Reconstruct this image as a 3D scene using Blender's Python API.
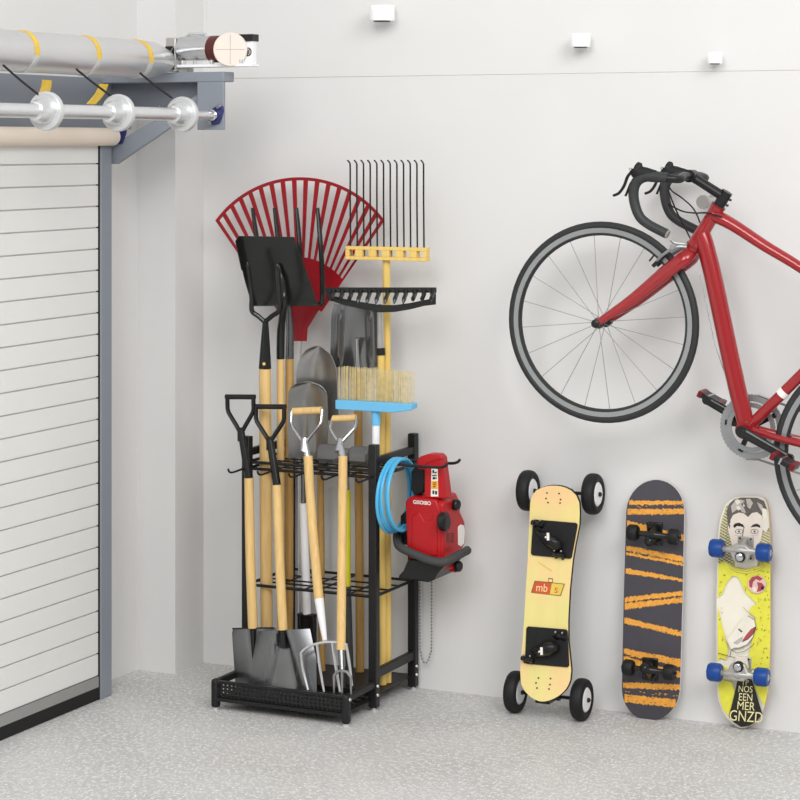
import bpy, bmesh, math, random
from mathutils import Vector, Matrix, noise
random.seed(7)
S = bpy.context.scene
for o in list(bpy.data.objects): bpy.data.objects.remove(o)
COL = S.collection
# ------------------------------------------------------------------ camera
FPX, CAMH, HORY, CXP = 2163.0, 1.92, 144.0, 400.0
TH = math.atan2(1027, 2163)
FW = Vector((-math.sin(TH), math.cos(TH), 0)); RT = Vector((math.cos(TH), math.sin(TH), 0))
CAM = Vector((4.0802, -6.9275, CAMH))
cd = bpy.data.cameras.new('camera'); cam = bpy.data.objects.new('camera', cd); COL.objects.link(cam)
cam.location = CAM; cam.rotation_euler = (math.pi/2, 0, TH)
cd.sensor_width = 36; cd.lens = FPX*36/800; cd.shift_x = 0; cd.shift_y = (HORY-400)/800
S.camera = cam
# ------------------------------------------------------------------ world, lights, exposure
S.view_settings.view_transform = 'Standard'; S.view_settings.look = 'None'
S.view_settings.gamma = 1; S.view_settings.use_curve_mapping = False
S.view_settings.exposure = 0.0
w = bpy.data.worlds.new('daylight'); S.world = w; w.use_nodes = True
nt = w.node_tree; bg = nt.nodes['Background']
tc = nt.nodes.new('ShaderNodeTexCoord'); sx = nt.nodes.new('ShaderNodeSeparateXYZ'); rp = nt.nodes.new('ShaderNodeValToRGB')
nt.links.new(tc.outputs['Generated'], sx.inputs[0]); nt.links.new(sx.outputs['Z'], rp.inputs[0]); nt.links.new(rp.outputs[0], bg.inputs[0])
rp.color_ramp.elements[0].position = 0.0; rp.color_ramp.elements[0].color = (.42,.42,.42,1)
rp.color_ramp.elements[1].position = 0.6; rp.color_ramp.elements[1].color = (1,1,1,1)
bg.inputs[1].default_value = 0.70
def area(name, loc, target, size, power, col=(1,1,1)):
    l = bpy.data.lights.new(name, 'AREA'); l.shape = 'SQUARE'; l.size = size; l.energy = power; l.color = col
    o = bpy.data.objects.new(name, l); COL.objects.link(o); o.location = loc
    o.rotation_euler = (Vector(target)-Vector(loc)).to_track_quat('-Z','Y').to_euler(); return o
area('softbox_right', (5.6,-4.4,4.6), (1.4,0,.9), 2.8, 205, (1,.995,.985))
area('softbox_door', (2.4,-6.0,4.4), (.2,-.5,1.0), 2.6, 165, (1,1,1))
# ------------------------------------------------------------------ pixel / place helpers
def P(x, y, X=None, Y=None, Z=None):
    """point where the photograph's ray through (x, y) meets a plane of the room"""
    d = FW + RT*((x-CXP)/FPX) + Vector((0,0,-(y-HORY)/FPX))
    if X is not None: t = (X-CAM.x)/d.x
    elif Y is not None: t = (Y-CAM.y)/d.y
    else: t = (Z-CAM.z)/d.z
    return CAM + d*t
# ------------------------------------------------------------------ mesh builder
def perp(a):
    a = a.normalized()
    h = Vector((0,0,1)) if abs(a.z) < .9 else Vector((1,0,0))
    u = h.cross(a).normalized(); return u, a.cross(u).normalized()
def smoothpath(pts, n=6):
    pts = [Vector(p) for p in pts]; out = []
    for i in range(len(pts)-1):
        p0 = pts[max(i-1,0)]; p1 = pts[i]; p2 = pts[i+1]; p3 = pts[min(i+2,len(pts)-1)]
        for k in range(n):
            t = k/n
            out.append(.5*((2*p1)+(p2-p0)*t+(2*p0-5*p1+4*p2-p3)*t*t+(3*p1-p0-3*p2+p3)*t**3))
    out.append(pts[-1]); return out
class MB:
    def __init__(s, M=None): s.bm = bmesh.new(); s.M = M or Matrix(); s.mi = 0
    def v(s, p): return s.bm.verts.new(s.M @ Vector(p))
    def f(s, vs):
        try: f = s.bm.faces.new(vs); f.material_index = s.mi; return f
        except ValueError: return None
    def box(s, x0,x1,y0,y1,z0,z1):
        c = [s.v((x,y,z)) for x in (x0,x1) for y in (y0,y1) for z in (z0,z1)]
        for q in ((0,1,3,2),(4,6,7,5),(0,4,5,1),(2,3,7,6),(0,2,6,4),(1,5,7,3)): s.f([c[i] for i in q])
        return s
    def bar(s, p0, p1, w, h, up=(0,0,1)):
        p0, p1 = Vector(p0), Vector(p1); d = (p1-p0).normalized(); up = Vector(up)
        x = d.cross(up).normalized(); y = x.cross(d).normalized(); rings = []
        for p in (p0, p1): rings.append([s.v(p+x*a*w/2+y*b*h/2) for a,b in ((-1,-1),(1,-1),(1,1),(-1,1))])
        for i in range(4): s.f([rings[0][i], rings[0][(i+1)%4], rings[1][(i+1)%4], rings[1][i]])
        s.f(rings[0][::-1]); s.f(rings[1]); return s
    def tube(s, pts, r, seg=10, closed=False, sq=None, up=None):
        pts = [Vector(p) for p in pts]; n = len(pts)
        R = list(r) if isinstance(r,(list,tuple)) else [r]*n
        if len(R) != n:
            m_ = len(R)-1; R = [R[min(int(i*m_/(n-1)),m_-1)]+(R[min(int(i*m_/(n-1)),m_-1)+1]-R[min(int(i*m_/(n-1)),m_-1)])*(i*m_/(n-1)-min(int(i*m_/(n-1)),m_-1)) for i in range(n)]
        rings = []; u = None
        for i,p in enumerate(pts):
            a = pts[(i+1)%n] if (closed or i < n-1) else pts[i]
            b = pts[i-1] if (closed or i > 0) else pts[i]
            d = (a-b).normalized() if (a-b).length > 1e-9 else Vector((0,0,1))
            if u is None:
                u = (Vector(up)-d*d.dot(Vector(up))).normalized() if up else perp(d)[0]
            else:
                u = (u-d*d.dot(u)).normalized()
            vv = d.cross(u)
            kx, ky = sq if sq else (1,1)
            rings.append([s.v(p+(u*math.cos(t)*kx+vv*math.sin(t)*ky)*R[i]) for t in [2*math.pi*k/seg for k in range(seg)]])
        m = n if closed else n-1
        for i in range(m):
            A, B = rings[i], rings[(i+1)%n]
            for k in range(seg): s.f([A[k], A[(k+1)%seg], B[(k+1)%seg], B[k]])
        if not closed: s.f(rings[0][::-1]); s.f(rings[-1])
        return s
    def lathe(s, prof, p0, axis, seg=24, closed=False):
        p0 = Vector(p0); a = Vector(axis).normalized(); u, vv = perp(a); rings = []
        for r,h in prof:
            r = max(r, 1e-4)
            rings.append([s.v(p0+a*h+(u*math.cos(t)+vv*math.sin(t))*r) for t in [2*math.pi*k/seg for k in range(seg)]])
        n = len(rings)
        for i in range(n if closed else n-1):
            A, B = rings[i], rings[(i+1)%n]
            for k in range(seg): s.f([A[k], A[(k+1)%seg], B[(k+1)%seg], B[k]])
        if not closed: s.f(rings[0][::-1]); s.f(rings[-1])
        return s
    def cyl(s, p0, p1, r, r1=None, seg=20):
        p0, p1 = Vector(p0), Vector(p1)
        return s.lathe([(r,0),(r if r1 is None else r1,(p1-p0).length)], p0, p1-p0, seg)
    def prism(s, poly, o, ux, uy, th):
        """2D outline at origin o with axes ux, uy, extruded by th along ux x uy"""
        o, ux, uy = Vector(o), Vector(ux), Vector(uy); nn = ux.cross(uy).normalized()*th
        A = [s.v(o+ux*x+uy*y) for x,y in poly]; B = [s.v(o+ux*x+uy*y+nn) for x,y in poly]
        s.f(A[::-1]); s.f(B); n = len(A)
        for i in range(n): s.f([A[i], A[(i+1)%n], B[(i+1)%n], B[i]])
        return s
    def sheet(s, rows, th):
        """thick surface through a grid of points"""
        nu, nv = len(rows), len(rows[0]); G = [[Vector(p) for p in r] for r in rows]
        T, Bt = [], []
        for i in range(nu):
            t_, b_ = [], []
            for j in range(nv):
                du = G[min(i+1,nu-1)][j]-G[max(i-1,0)][j]; dv = G[i][min(j+1,nv-1)]-G[i][max(j-1,0)]
                n = du.cross(dv); n = n.normalized() if n.length > 1e-12 else Vector((0,-1,0))
                t_.append(s.v(G[i][j]+n*th/2)); b_.append(s.v(G[i][j]-n*th/2))
            T.append(t_); Bt.append(b_)
        for i in range(nu-1):
            for j in range(nv-1):
                s.f([T[i][j],T[i+1][j],T[i+1][j+1],T[i][j+1]]); s.f([Bt[i][j],Bt[i][j+1],Bt[i+1][j+1],Bt[i+1][j]])
        for i in range(nu-1):
            s.f([T[i][0],Bt[i][0],Bt[i+1][0],T[i+1][0]]); s.f([T[i][-1],T[i+1][-1],Bt[i+1][-1],Bt[i][-1]])
        for j in range(nv-1):
            s.f([T[0][j],T[0][j+1],Bt[0][j+1],Bt[0][j]]); s.f([T[-1][j],Bt[-1][j],Bt[-1][j+1],T[-1][j+1]])
        return s
    def ball(s, c, r, seg=12, sc=(1,1,1)):
        bmesh.ops.create_uvsphere(s.bm, u_segments=seg, v_segments=max(6,seg//2), radius=r,
            matrix=s.M @ Matrix.Translation(c) @ Matrix.Diagonal((*sc,1))); 
        return s
    def text(s, body, o, ux, uy, size, depth=.0006, bold=0.0):
        c = bpy.data.curves.new('t','FONT'); c.body = body; c.size = size; c.align_x = 'CENTER'; c.align_y = 'CENTER'; c.offset = bold
        ob = bpy.data.objects.new('t', c); me = ob.to_mesh()
        o, ux, uy = Vector(o), Vector(ux).normalized(), Vector(uy).normalized(); n = ux.cross(uy)
        vs = [s.v(o+ux*v.co.x+uy*v.co.y+n*depth) for v in me.vertices]
        for p in me.polygons: s.f([vs[i] for i in p.vertices])
        ob.to_mesh_clear(); bpy.data.objects.remove(ob); bpy.data.curves.remove(c); return s
    def build(s, name, mat, parent=None, loc=None, bevel=0, angle=35, seg=2, recalc=True):
        if recalc: bmesh.ops.recalc_face_normals(s.bm, faces=s.bm.faces)
        root = parent
        while root is not None and root.parent is not None: root = root.parent
        base = root.location.copy() if root is not None else Vector(loc or (0,0,0))
        bmesh.ops.translate(s.bm, verts=s.bm.verts, vec=-base)
        me = bpy.data.meshes.new(name); s.bm.to_mesh(me); s.bm.free()
        for m in (mat if isinstance(mat,(list,tuple)) else [mat]): me.materials.append(m)
        for p in me.polygons: p.use_smooth = True
        me.set_sharp_from_angle(angle=math.radians(angle))
        o = bpy.data.objects.new(name, me); COL.objects.link(o)
        if parent is not None: o.parent = parent
        else: o.location = base
        if bevel:
            b = o.modifiers.new('bevel','BEVEL'); b.width = bevel; b.segments = seg; b.limit_method = 'ANGLE'; b.angle_limit = math.radians(40)
        return o
def tag(o, label, cat, group=None):
    o['label'] = label; o['category'] = cat
    if group: o['group'] = group
    return o
def thing(name, label, cat, loc, group=None):
    o = bpy.data.objects.new(name, None); COL.objects.link(o); o.location = loc; o.empty_display_size = .05
    return tag(o, label, cat, group)
def struct(o): o['kind'] = 'structure'; return o
# ------------------------------------------------------------------ materials
def srgb(r,g,b):
    f = lambda c: (c/255/12.92) if c/255 <= .04045 else ((c/255+.055)/1.055)**2.4
    return (f(r),f(g),f(b),1)
def mat(name, col, rough=.5, metal=0, noise_amt=0.06, scale=20, stretch=(1,1,1), bump=0, spec=.35, coat=0, trans=0):
    m = bpy.data.materials.new(name); m.use_nodes = True; n = m.node_tree.nodes; L = m.node_tree.links
    b = n['Principled BSDF']; b.inputs['Roughness'].default_value = rough; b.inputs['Metallic'].default_value = metal
    b.inputs['Specular IOR Level'].default_value = spec; b.inputs['Coat Weight'].default_value = coat
    t = n.new('ShaderNodeTexCoord'); mp = n.new('ShaderNodeMapping'); nz = n.new('ShaderNodeTexNoise')
    mp.inputs['Scale'].default_value = stretch; nz.inputs['Scale'].default_value = scale; nz.inputs['Detail'].default_value = 4
    L.new(t.outputs['Object'], mp.inputs[0]); L.new(mp.outputs[0], nz.inputs['Vector'])
    cr = n.new('ShaderNodeValToRGB'); c = col
    cr.color_ramp.elements[0].position = .3; cr.color_ramp.elements[1].position = .7
    cr.color_ramp.elements[0].color = tuple(x*(1-noise_amt) for x in c[:3])+(1,)
    cr.color_ramp.elements[1].color = tuple(min(1,x*(1+noise_amt)) for x in c[:3])+(1,)
    L.new(nz.outputs['Fac'], cr.inputs[0]); L.new(cr.outputs[0], b.inputs['Base Color'])
    if bump:
        bp = n.new('ShaderNodeBump'); bp.inputs['Strength'].default_value = bump; bp.inputs['Distance'].default_value = .002
        L.new(nz.outputs['Fac'], bp.inputs['Height']); L.new(bp.outputs[0], b.inputs['Normal'])
    return m
M = {}
M['wall'] = mat('painted_plaster', srgb(218,217,215.5), .8, 0, .012, 3)
M['door'] = mat('door_slats', srgb(226,226,223), .5, 0, .01, 4)
M['white_trim'] = mat('white_plastic', srgb(250,250,248), .4, 0, .005)
M['rail'] = mat('blue_grey_paint', srgb(136,142,151), .45, 0, .02, 6)
M['rail_shaded'] = mat('shaded_blue_grey_paint', srgb(112,117,126), .5, 0, .03, 6)  # rail paint darkened to stand in for shade inside the bracket
M['black'] = mat('black_powder_coat', srgb(27,27,28), .42, 0, .1, 60)
M['rubber'] = mat('black_rubber', srgb(21,21,22), .6, 0, .1, 40)
M['tire'] = mat('bike_tire_rubber', srgb(44,45,46), .5, 0, .06, 40)
M['plastic_black'] = mat('black_plastic', srgb(26,26,27), .35, 0, .06, 30)
M['wood'] = mat('ash_wood_handle', srgb(222,186,124), .5, 0, .10, 8, (14,14,1))
M['wood_dark'] = mat('tan_wood_handle', srgb(188,148,86), .5, 0, .14, 8, (14,14,1))
M['steel'] = mat('brushed_steel', srgb(205,206,208), .25, 1, .05, 30)
M['alu'] = mat('satin_aluminium', srgb(225,226,228), .3, .85, .03, 20)
M['alu_drum'] = mat('drum_aluminium', srgb(214,214,214), .32, .75, .02, 6)
M['chrome'] = mat('polished_chrome', srgb(205,205,208), .22, 1, .01)
M['gunmetal'] = mat('dark_tool_steel', srgb(128,129,130), .24, .9, .10, 10)
M['tool_black'] = mat('black_tool_steel', srgb(54,55,54), .22, .7, .1, 12)
M['grey_steel'] = mat('grey_forged_steel', srgb(158,158,157), .28, .85, .08, 12)
M['hammer'] = mat('sledge_grey', srgb(126,126,127), .4, .5, .06, 20)
M['red'] = mat('red_bike_paint', srgb(152,28,33), .25, .1, .03, 10, coat=.6)
M['red_plastic'] = mat('red_plastic', srgb(176,20,27), .4, 0, .04, 12)
M['rake_red'] = mat('rake_red_plastic', srgb(152,18,30), .4, 0, .05, 12)
M['white_pole'] = mat('white_painted_pole', srgb(238,238,240), .35, 0, .01)
M['blue'] = mat('sky_blue_plastic', srgb(108,184,226), .4, 0, .03)
M['hose'] = mat('blue_hose', srgb(82,178,222), .35, 0, .05, 30)
M['bristle'] = mat('straw_bristle', srgb(214,196,146), .6, 0, .2, 60)
M['fiber'] = mat('yellow_green_fibreglass', srgb(222,216,52), .4, 0, .04)
M['yellow_wood'] = mat('varnished_yellow_wood', srgb(230,196,112), .45, 0, .08, 8, (10,10,1))
M['strap'] = mat('yellow_strap', srgb(222,186,74), .6, 0, .06, 60)
M['beige'] = mat('beige_roller_skin', srgb(224,211,196), .6, 0, .02, 5)
M['cream'] = mat('cream_cap', srgb(226,214,203), .5, 0, .03)
M['maroon'] = mat('maroon_collar', srgb(88,36,34), .45, 0, .08)
M['navy'] = mat('navy_bearing', srgb(44,48,104), .4, 0, .06)
M['rim'] = mat('grey_rim', srgb(156,158,159), .35, .5, .03)
M['spoke'] = mat('steel_spoke', srgb(150,150,150), .6, .5, .02)
M['tape'] = mat('bar_tape', srgb(50,51,52), .5, 0, .1, 80)
M['peg'] = mat('grey_peg', srgb(172,170,166), .5, 0, .03)
M['wheel_blue'] = mat('blue_urethane', srgb(18,66,140), .4, 0, .04)
M['truck_silver'] = mat('cast_truck', srgb(178,175,171), .38, .5, .04)
M['maple'] = mat('maple_edge', srgb(206,168,120), .55, 0, .1, 30)
M['pale_edge'] = mat('pale_ply_edge', srgb(222,216,214), .55, 0, .04, 30)
M['orange'] = mat('orange_print', srgb(226,110,44), .5, 0, .03)
M['print_white'] = mat('white_print', srgb(240,236,230), .5, 0, .02)
M['print_black'] = mat('black_print', srgb(40,37,34), .5, 0, .05)
M['grip_grey'] = mat('dark_grey_foam', srgb(66,66,66), .7, 0, .06, 40)
M['seal'] = mat('black_seal', srgb(24,24,24), .6, 0, .1)
M['bottom_bar'] = mat('grey_bottom_bar', srgb(160,160,158), .45, .3, .02)
def floor_mat():
    m = bpy.data.materials.new('flecked_concrete'); m.use_nodes = True; n = m.node_tree.nodes; L = m.node_tree.links
    b = n['Principled BSDF']; t = n.new('ShaderNodeTexCoord')
    def nz(scale, det, lo, hi):
        z = n.new('ShaderNodeTexNoise'); z.inputs['Scale'].default_value = scale; z.inputs['Detail'].default_value = det
        L.new(t.outputs['Object'], z.inputs['Vector'])
        r = n.new('ShaderNodeMapRange'); r.inputs[1].default_value = lo; r.inputs[2].default_value = hi; L.new(z.outputs['Fac'], r.inputs[0]); return r.outputs[0]
    def mix(f, a, c):
        x = n.new('ShaderNodeMix'); x.data_type = 'RGBA'; L.new(f, x.inputs[0])
        for k,i in ((a,6),(c,7)):
            if isinstance(k, tuple): x.inputs[i].default_value = k
            else: L.new(k, x.inputs[i])
        return x.outputs[2]
    base = mix(nz(3,5,.35,.65), srgb(184,183,181), srgb(196,195,193))
    base = mix(nz(52,3,.52,.60), base, srgb(208,207,205))
    base = mix(nz(105,2,.59,.64), base, srgb(236,235,233))
    base = mix(nz(110,2,.66,.72), base, srgb(168,166,163))
    L.new(base, b.inputs['Base Color']); b.inputs['Roughness'].default_value = .55
    return m
M['floor'] = floor_mat()
# ================================================================== ROOM
struct(MB().box(-.6,8.0,-9.0,.2,-.1,0).build('floor', M['floor']))
struct(MB().box(-.6,8.0,0,.2,0,3.5).build('wall_back', M['wall']))
struct(MB().box(0,8.0,-.0022,0,2.161,3.5).build('trim_1', M['wall'], bevel=.002))
LW = -.178
struct(MB().box(LW-.2,LW,-9,0,0,3.5).build('wall_left', M['wall']))
struct(MB().box(LW,-.015,-.2,0,0,3.5).build('wall_corner', M['wall']))
# roller door
DX = -.064; DY0, DY1 = -3.4, P(98,400,X=-.064).y
dr = MB(); zt = 1.93; zb = .092
zb = P(50,695.5,X=DX).z; hs = P(98,200,X=DX).z - P(98,221.3,X=DX).z
zs = P(98,164.2,X=DX).z
while zs - hs > zb: zs -= hs
z0 = zb; prof = []
edges = [zb]
k = zs
while k < zt:
    if k - edges[-1] > .02: edges.append(k)
    k += hs
edges.append(zt)
for a, b_ in zip(edges[:-1], edges[1:]):
    dr.box(DX-.03, DX, DY0, DY1, a+.0045, b_-.0005)
    dr.box(DX-.03, DX-.007, DY0, DY1, a, a+.0045)
door = struct(dr.build('door_1', M['door']))
MB().box(DX-.03, DX+.003, DY0, DY1, .046, zb).build('bottom_bar', M['bottom_bar'], door)
MB().box(DX-.028, DX+.001, DY0, DY1, 0.002, .046).build('bottom_seal', M['seal'], door)
MB().box(DX-.02, DX+.001, DY1, DY1+.012, .0, zt).build('edge_seal', M['seal'], door)
struct(MB().box(LW, -.058, DY1+.010, P(112,400,X=-.058).y, 0, 1.952).build('trim_2', M['rail'], bevel=.003))
# beam of the roller door head on the wall
hb = struct(MB().box(LW, -.10, DY0, -.36, 1.972, 2.15).build('trim_3', M['rail']))
# gallows bracket
br = thing('door_bracket', 'blue grey steel bracket with a diagonal brace at the end of the roller door drum', 'bracket', (-.1,-.53,1.9))
MB().box(-.16,.388,-.55,-.475,2.132,2.166).build('arm', M['rail'], br, bevel=.003)
MB().box(.285,.388,-.55,-.535,1.968,2.132).build('end_plate', M['rail'], br, bevel=.002)
mb = MB(); mb.prism([(-.09,1.85),(-.052,1.85),(.30,2.055),(.30,2.10),(-.09,1.905)][::-1],(0,-.515,0),(1,0,0),(0,0,1),.02)
mb.build('brace', M['rail'], br)
MB().box(-.12,.30,-.49,-.478,2.03,2.132).build('web_plate', M['rail_shaded'], br)  # shade between arm and brace is put into this plate's colour
for x in (.10,.115,.24):
    MB().cyl((x,-.494,2.052),(x,-.488,2.052),.005,seg=8).build('bolt', M['steel'], br)
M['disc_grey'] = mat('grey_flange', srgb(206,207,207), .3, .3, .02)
# drum
DXC, DZ = .17, 2.205
dm = thing('roller_drum', 'large silver barrel drum above the roller door', 'drum', (DXC,-.56,DZ))
MB().lathe([(.064,-3.3),(.064,-.70),(.060,-.655),(.040,-.572),(.028,-.565)],(DXC,0,DZ),(0,1,0),40).build('barrel', M['alu_drum'], dm)
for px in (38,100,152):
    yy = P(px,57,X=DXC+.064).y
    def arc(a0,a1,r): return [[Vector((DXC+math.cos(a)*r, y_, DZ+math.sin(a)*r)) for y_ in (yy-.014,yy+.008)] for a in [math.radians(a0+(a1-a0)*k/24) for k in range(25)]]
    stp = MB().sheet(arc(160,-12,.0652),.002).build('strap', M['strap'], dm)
    MB().sheet(arc(-12,-100,.0652),.002).build('strap_lower_band', M['disc_grey'], stp)  # lower arc of the strap, coloured grey instead of yellow
for px,(xa,ya),(xb,yb) in ((38,(47,80),(40,99)),(100,(104,84),(91,104))):
    yy = P(px,57,X=DXC+.064).y+.05
    pts = [P(xa,ya,X=DXC+.0), P((xa+xb)/2+2,(ya+yb)/2,X=DXC-.01), P(xb,yb,X=DXC-.02)]
    mb = MB(); rows = []
    for p in smoothpath(pts,5): rows.append([p+Vector((0,-.025,0)), p+Vector((0,.025,0))])
    mb.sheet(rows,.003).build('strap_tail', M['strap'], dm)
# counter-roller rod with guide discs
RX, RZ = .36, 2.018
rod = thing('guide_roller_rod', 'thin silver rod with three round guide discs in front of the drum', 'roller', (RX,-.55,RZ))
MB().lathe([(.0215,-3.3),(.0215,-.70),(.014,-.70),(.014,-.548)],(RX,0,RZ),(0,1,0),24).build('shaft', M['alu'], rod)
for px in (46,118,182):
    yy = P(px,113,X=RX).y
    d = MB().lathe([(.0215,yy-.060),(.028,yy-.056),(.036,yy-.036),(.039,yy-.018),(.040,yy-.004)],(RX,0,RZ),(0,1,0),32).build('guide_disc', M['alu'], rod)
    MB().lathe([(.034,yy-.006),(.050,yy-.010),(.057,yy-.010),(.0595,yy),(.058,yy+.012),(.036,yy+.014)],(RX,0,RZ),(0,1,0),36).build('flange', M['disc_grey'], d, bevel=.002)
yb = -.552
be = MB().prism([(-.012,-.034),(.012,-.028),(.03,.012),(.028,.03),(.01,.034),(-.016,.02),(-.026,-.02)],(RX+.004,yb,RZ),(1,0,0),(0,0,1),.012).build('bearing_flange', M['navy'], rod, bevel=.002)
MB().lathe([(.019,0),(.019,.02),(.012,.026)],(RX,yb-.008,RZ),(0,-1,0),20).build('bearing_cap', M['chrome'], be)
for dx,dz in ((.02,.028),(-.012,-.026)): MB().lathe([(.007,0),(.007,.014)],(RX+dx,yb-.008,RZ+dz),(0,-1,0),8).build('bolt', M['chrome'], be)
# cords from the drum
for (xa,ya),(xb,yb2) in (((3,65),(39,95)),((76,69),(114,98)),((140,73),(172,98))):
    a = P(xa,ya,X=DXC+.055); b_ = P(xb,yb2,X=RX-.02)
    c = MB().tube(smoothpath([a, a.lerp(b_,.5)+Vector((0,0,-.002)), b_],5),.0036,8)
    o = c.build('cord', M['rubber'], dm)
# beige tube of the curtain
bt = thing('curtain_roller', 'beige tube at the head of the white roller door curtain', 'roller', (-.05,-.56,1.945))
MB().lathe([(.031,-3.3),(.031,-.565)],(-.045,0,1.945),(0,1,0),28).build('tube', M['beige'], bt)
e = MB().lathe([(.018,-.565),(.018,-.54)],(-.045,0,1.945),(0,1,0),20).build('end_cap', M['chrome'], bt)
MB().prism([(-.02,-.03),(.012,-.026),(.028,.01),(.03,.034),(.012,.034),(-.022,.0)],(-.035,-.535,1.947),(1,0,0),(0,0,1),.01).build('bearing_flange', M['navy'], bt, bevel=.002)
# motor on the bracket
mz = 2.236
mo = thing('door_motor', 'small silver tubular motor with a cream end cap on top of the bracket', 'motor', (.3,-.53,2.166))
MB().box(.165,.205,-.56,-.49,2.168,2.285).build('gearbox', M['truck_silver'], mo, bevel=.004)
g = MB(); g.prism([(.168,2.255),(.198,2.255),(.170,2.225)],(0,-.561,0),(1,0,0),(0,0,1),.006); g.prism([(.201,2.25),(.201,2.175),(.178,2.175),(.180,2.21)],(0,-.561,0),(1,0,0),(0,0,1),.006)
g.build('black_panel', M['plastic_black'], mo)
MB().lathe([(.030,.205),(.042,.21),(.042,.33),(.036,.335)],(0,-.525,mz+.012),(1,0,0),28).build('motor_housing', M['steel'], mo)
MB().lathe([(.043,.325),(.046,.33),(.046,.36),(.042,.365)],(0,-.525,mz+.008),(1,0,0),28).build('collar', M['maroon'], mo)
MB().box(.205,.50,-.555,-.50,2.182,2.192).build('base_plate', M['white_pole'], mo, bevel=.002)
for x in (.225,.275,.34,.455): MB().cyl((x,-.545,2.185),(x,-.545,2.206),.008,seg=10).build('bolt', M['alu'], mo)
MB().box(.205,.235,-.54,-.49,2.166,2.184).build('mounting_foot', M['truck_silver'], mo)
cp = MB().lathe([(.052,0),(.058,.006),(.058,.05),(.055,.054),(.012,.055)],(.40,-.515,mz+.004),(FW.x*-1,-FW.y,0),36).build('end_cap', M['cream'], mo)
c0 = Vector((.40,-.515,mz+.004))-FW*.0545
mb = MB(); mb.bar(c0+RT*-.05,c0+RT*.05,.0016,.002,-FW); mb.bar(c0+Vector((0,0,-.05)),c0+Vector((0,0,.05)),.0016,.002,-FW); mb.build('cross_groove', M['peg'], cp)
MB().box(.44,.49,-.53,-.50,2.19,2.29).build('switch_box', M['white_pole'], mo, bevel=.003)
MB().box(.43,.492,-.535,-.49,2.268,2.292).build('black_cap', M['plastic_black'], mo)
mb = MB(); cx_, cz_ = .472, 2.232
for a in range(4):
    an = a*math.pi/4; d = Vector((math.cos(an),0,math.sin(an)))*.013
    mb.bar(Vector((cx_,-.5315,cz_))-d, Vector((cx_,-.5315,cz_))+d, .0015,.0035,(0,-1,0))
mb.lathe([(.012,0),(.015,0),(.015,.002),(.012,.002)],(cx_,-.530,cz_),(0,-1,0),20,closed=True)
mb.build('vent', M['print_black'], mo)
MB().tube([(.215,-.52,2.285),(.24,-.52,2.30),(.30,-.52,2.297)],.006,8).build('release_lever', M['alu'], mo)
# little wall downlights
for i,(px,py,wd,ht) in enumerate(((384,13.5,.092,.054),(581,40.5,.068,.044),(714.5,58,.050,.036))):
    p = P(px,py,Y=-.05)
    lab = ['largest small white cylinder downlight, nearest the top edge of the photo','middle one of three small white cylinder downlights above the bicycle handlebar','smallest white cylinder downlight, just above the wall ledge on the right'][i]
    t = thing('wall_downlight', lab, 'light', (p.x,-.012,p.z), 'small white downlights high on the wall')
    MB().lathe([(wd*.47,-ht/2),(wd*.5,-ht/2+.004),(wd*.5,ht/2-.003),(wd*.47,ht/2)],(p.x,-.02-wd*.5,p.z),(0,0,1),28).build('shade', M['white_trim'], t)
    MB().lathe([(wd*.33,0),(wd*.33,.003)],(p.x,-.02-wd*.5,p.z-ht/2-.0025),(0,0,1),20).build('aperture', M['seal'], t)
    MB().box(p.x-wd*.25,p.x+wd*.25,-.03,-.012,p.z-ht*.3,p.z+ht*.3).build('mount', M['white_trim'], t)
# ================================================================== RACK
rk = thing('tool_rack', 'black metal garden tool rack with two wire grids standing in the corner', 'rack', (.61,-.29,0))
XL, XR, YF, YM, YB = .350, .872, -.572, -.344, -.016
pw = .030
for x in (XL+pw/2, XR-pw/2):
    for y in (YM, YB-pw/2):
        o = MB().box(x-pw/2,x+pw/2,y-pw/2,y+pw/2,.012,.902).build('post', M['black'], rk, bevel=.003)
        MB().lathe([(.013,0),(.013,.008),(.007,.008),(.007,.014)],(x,y,0),(0,0,1),14).build('levelling_foot', M['alu'], o)
        if x > .6:
            for zz in (.085,.055):
                MB().lathe([(.006,0),(.005,.004)],(x+pw/2,y-.004,zz),(1,0,0),10).build('bolt', M['alu'], o)
for x in (XL, XR-.026):
    o = MB().box(x,x+.026,YF,YF+.03,.007,.104).build('front_leg', M['black'], rk, bevel=.008)
    MB().lathe([(.012,0),(.012,.008),(.006,.008),(.006,.014)],(x+.013,YF+.015,0),(0,0,1),14).build('levelling_foot', M['alu'], o)
    if x > .6: MB().lathe([(.006,0),(.005,.004)],(x+.026,YF+.015,.088),(1,0,0),10).build('bolt', M['alu'], o)
# perforated front panel (real holes)
mb = MB(); cols, rws = 30, 5; xa, xb, za, zb_ = XL+.022, XR-.022, .031, .101
def holed(mb, xa, xb, za, zb_, cols, rws, y, k=.3):
    dx, dz = (xb-xa)/cols, (zb_-za)/rws
    for i in range(cols):
        for j in range(rws):
            x0, z0 = xa+i*dx, za+j*dz; x1, z1 = x0+dx, z0+dz
            i0, i1, k0, k1 = x0+dx*k, x1-dx*k, z0+dz*k, z1-dz*k
            o_ = [mb.v((x0,y,z0)),mb.v((x1,y,z0)),mb.v((x1,y,z1)),mb.v((x0,y,z1))]
            n_ = [mb.v((i0,y,k0)),mb.v((i1,y,k0)),mb.v((i1,y,k1)),mb.v((i0,y,k1))]
            for q in range(4): mb.f([o_[q],o_[(q+1)%4],n_[(q+1)%4],n_[q]])
holed(mb, xa, xb, za+.012, zb_-.008, cols, rws-1, YF+.008)
bmesh.ops.remove_doubles(mb.bm, verts=mb.bm.verts, dist=.0002)
o = mb.build('perforated_panel', M['black'], rk); sm = o.modifiers.new('thickness','SOLIDIFY'); sm.thickness = .003
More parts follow.
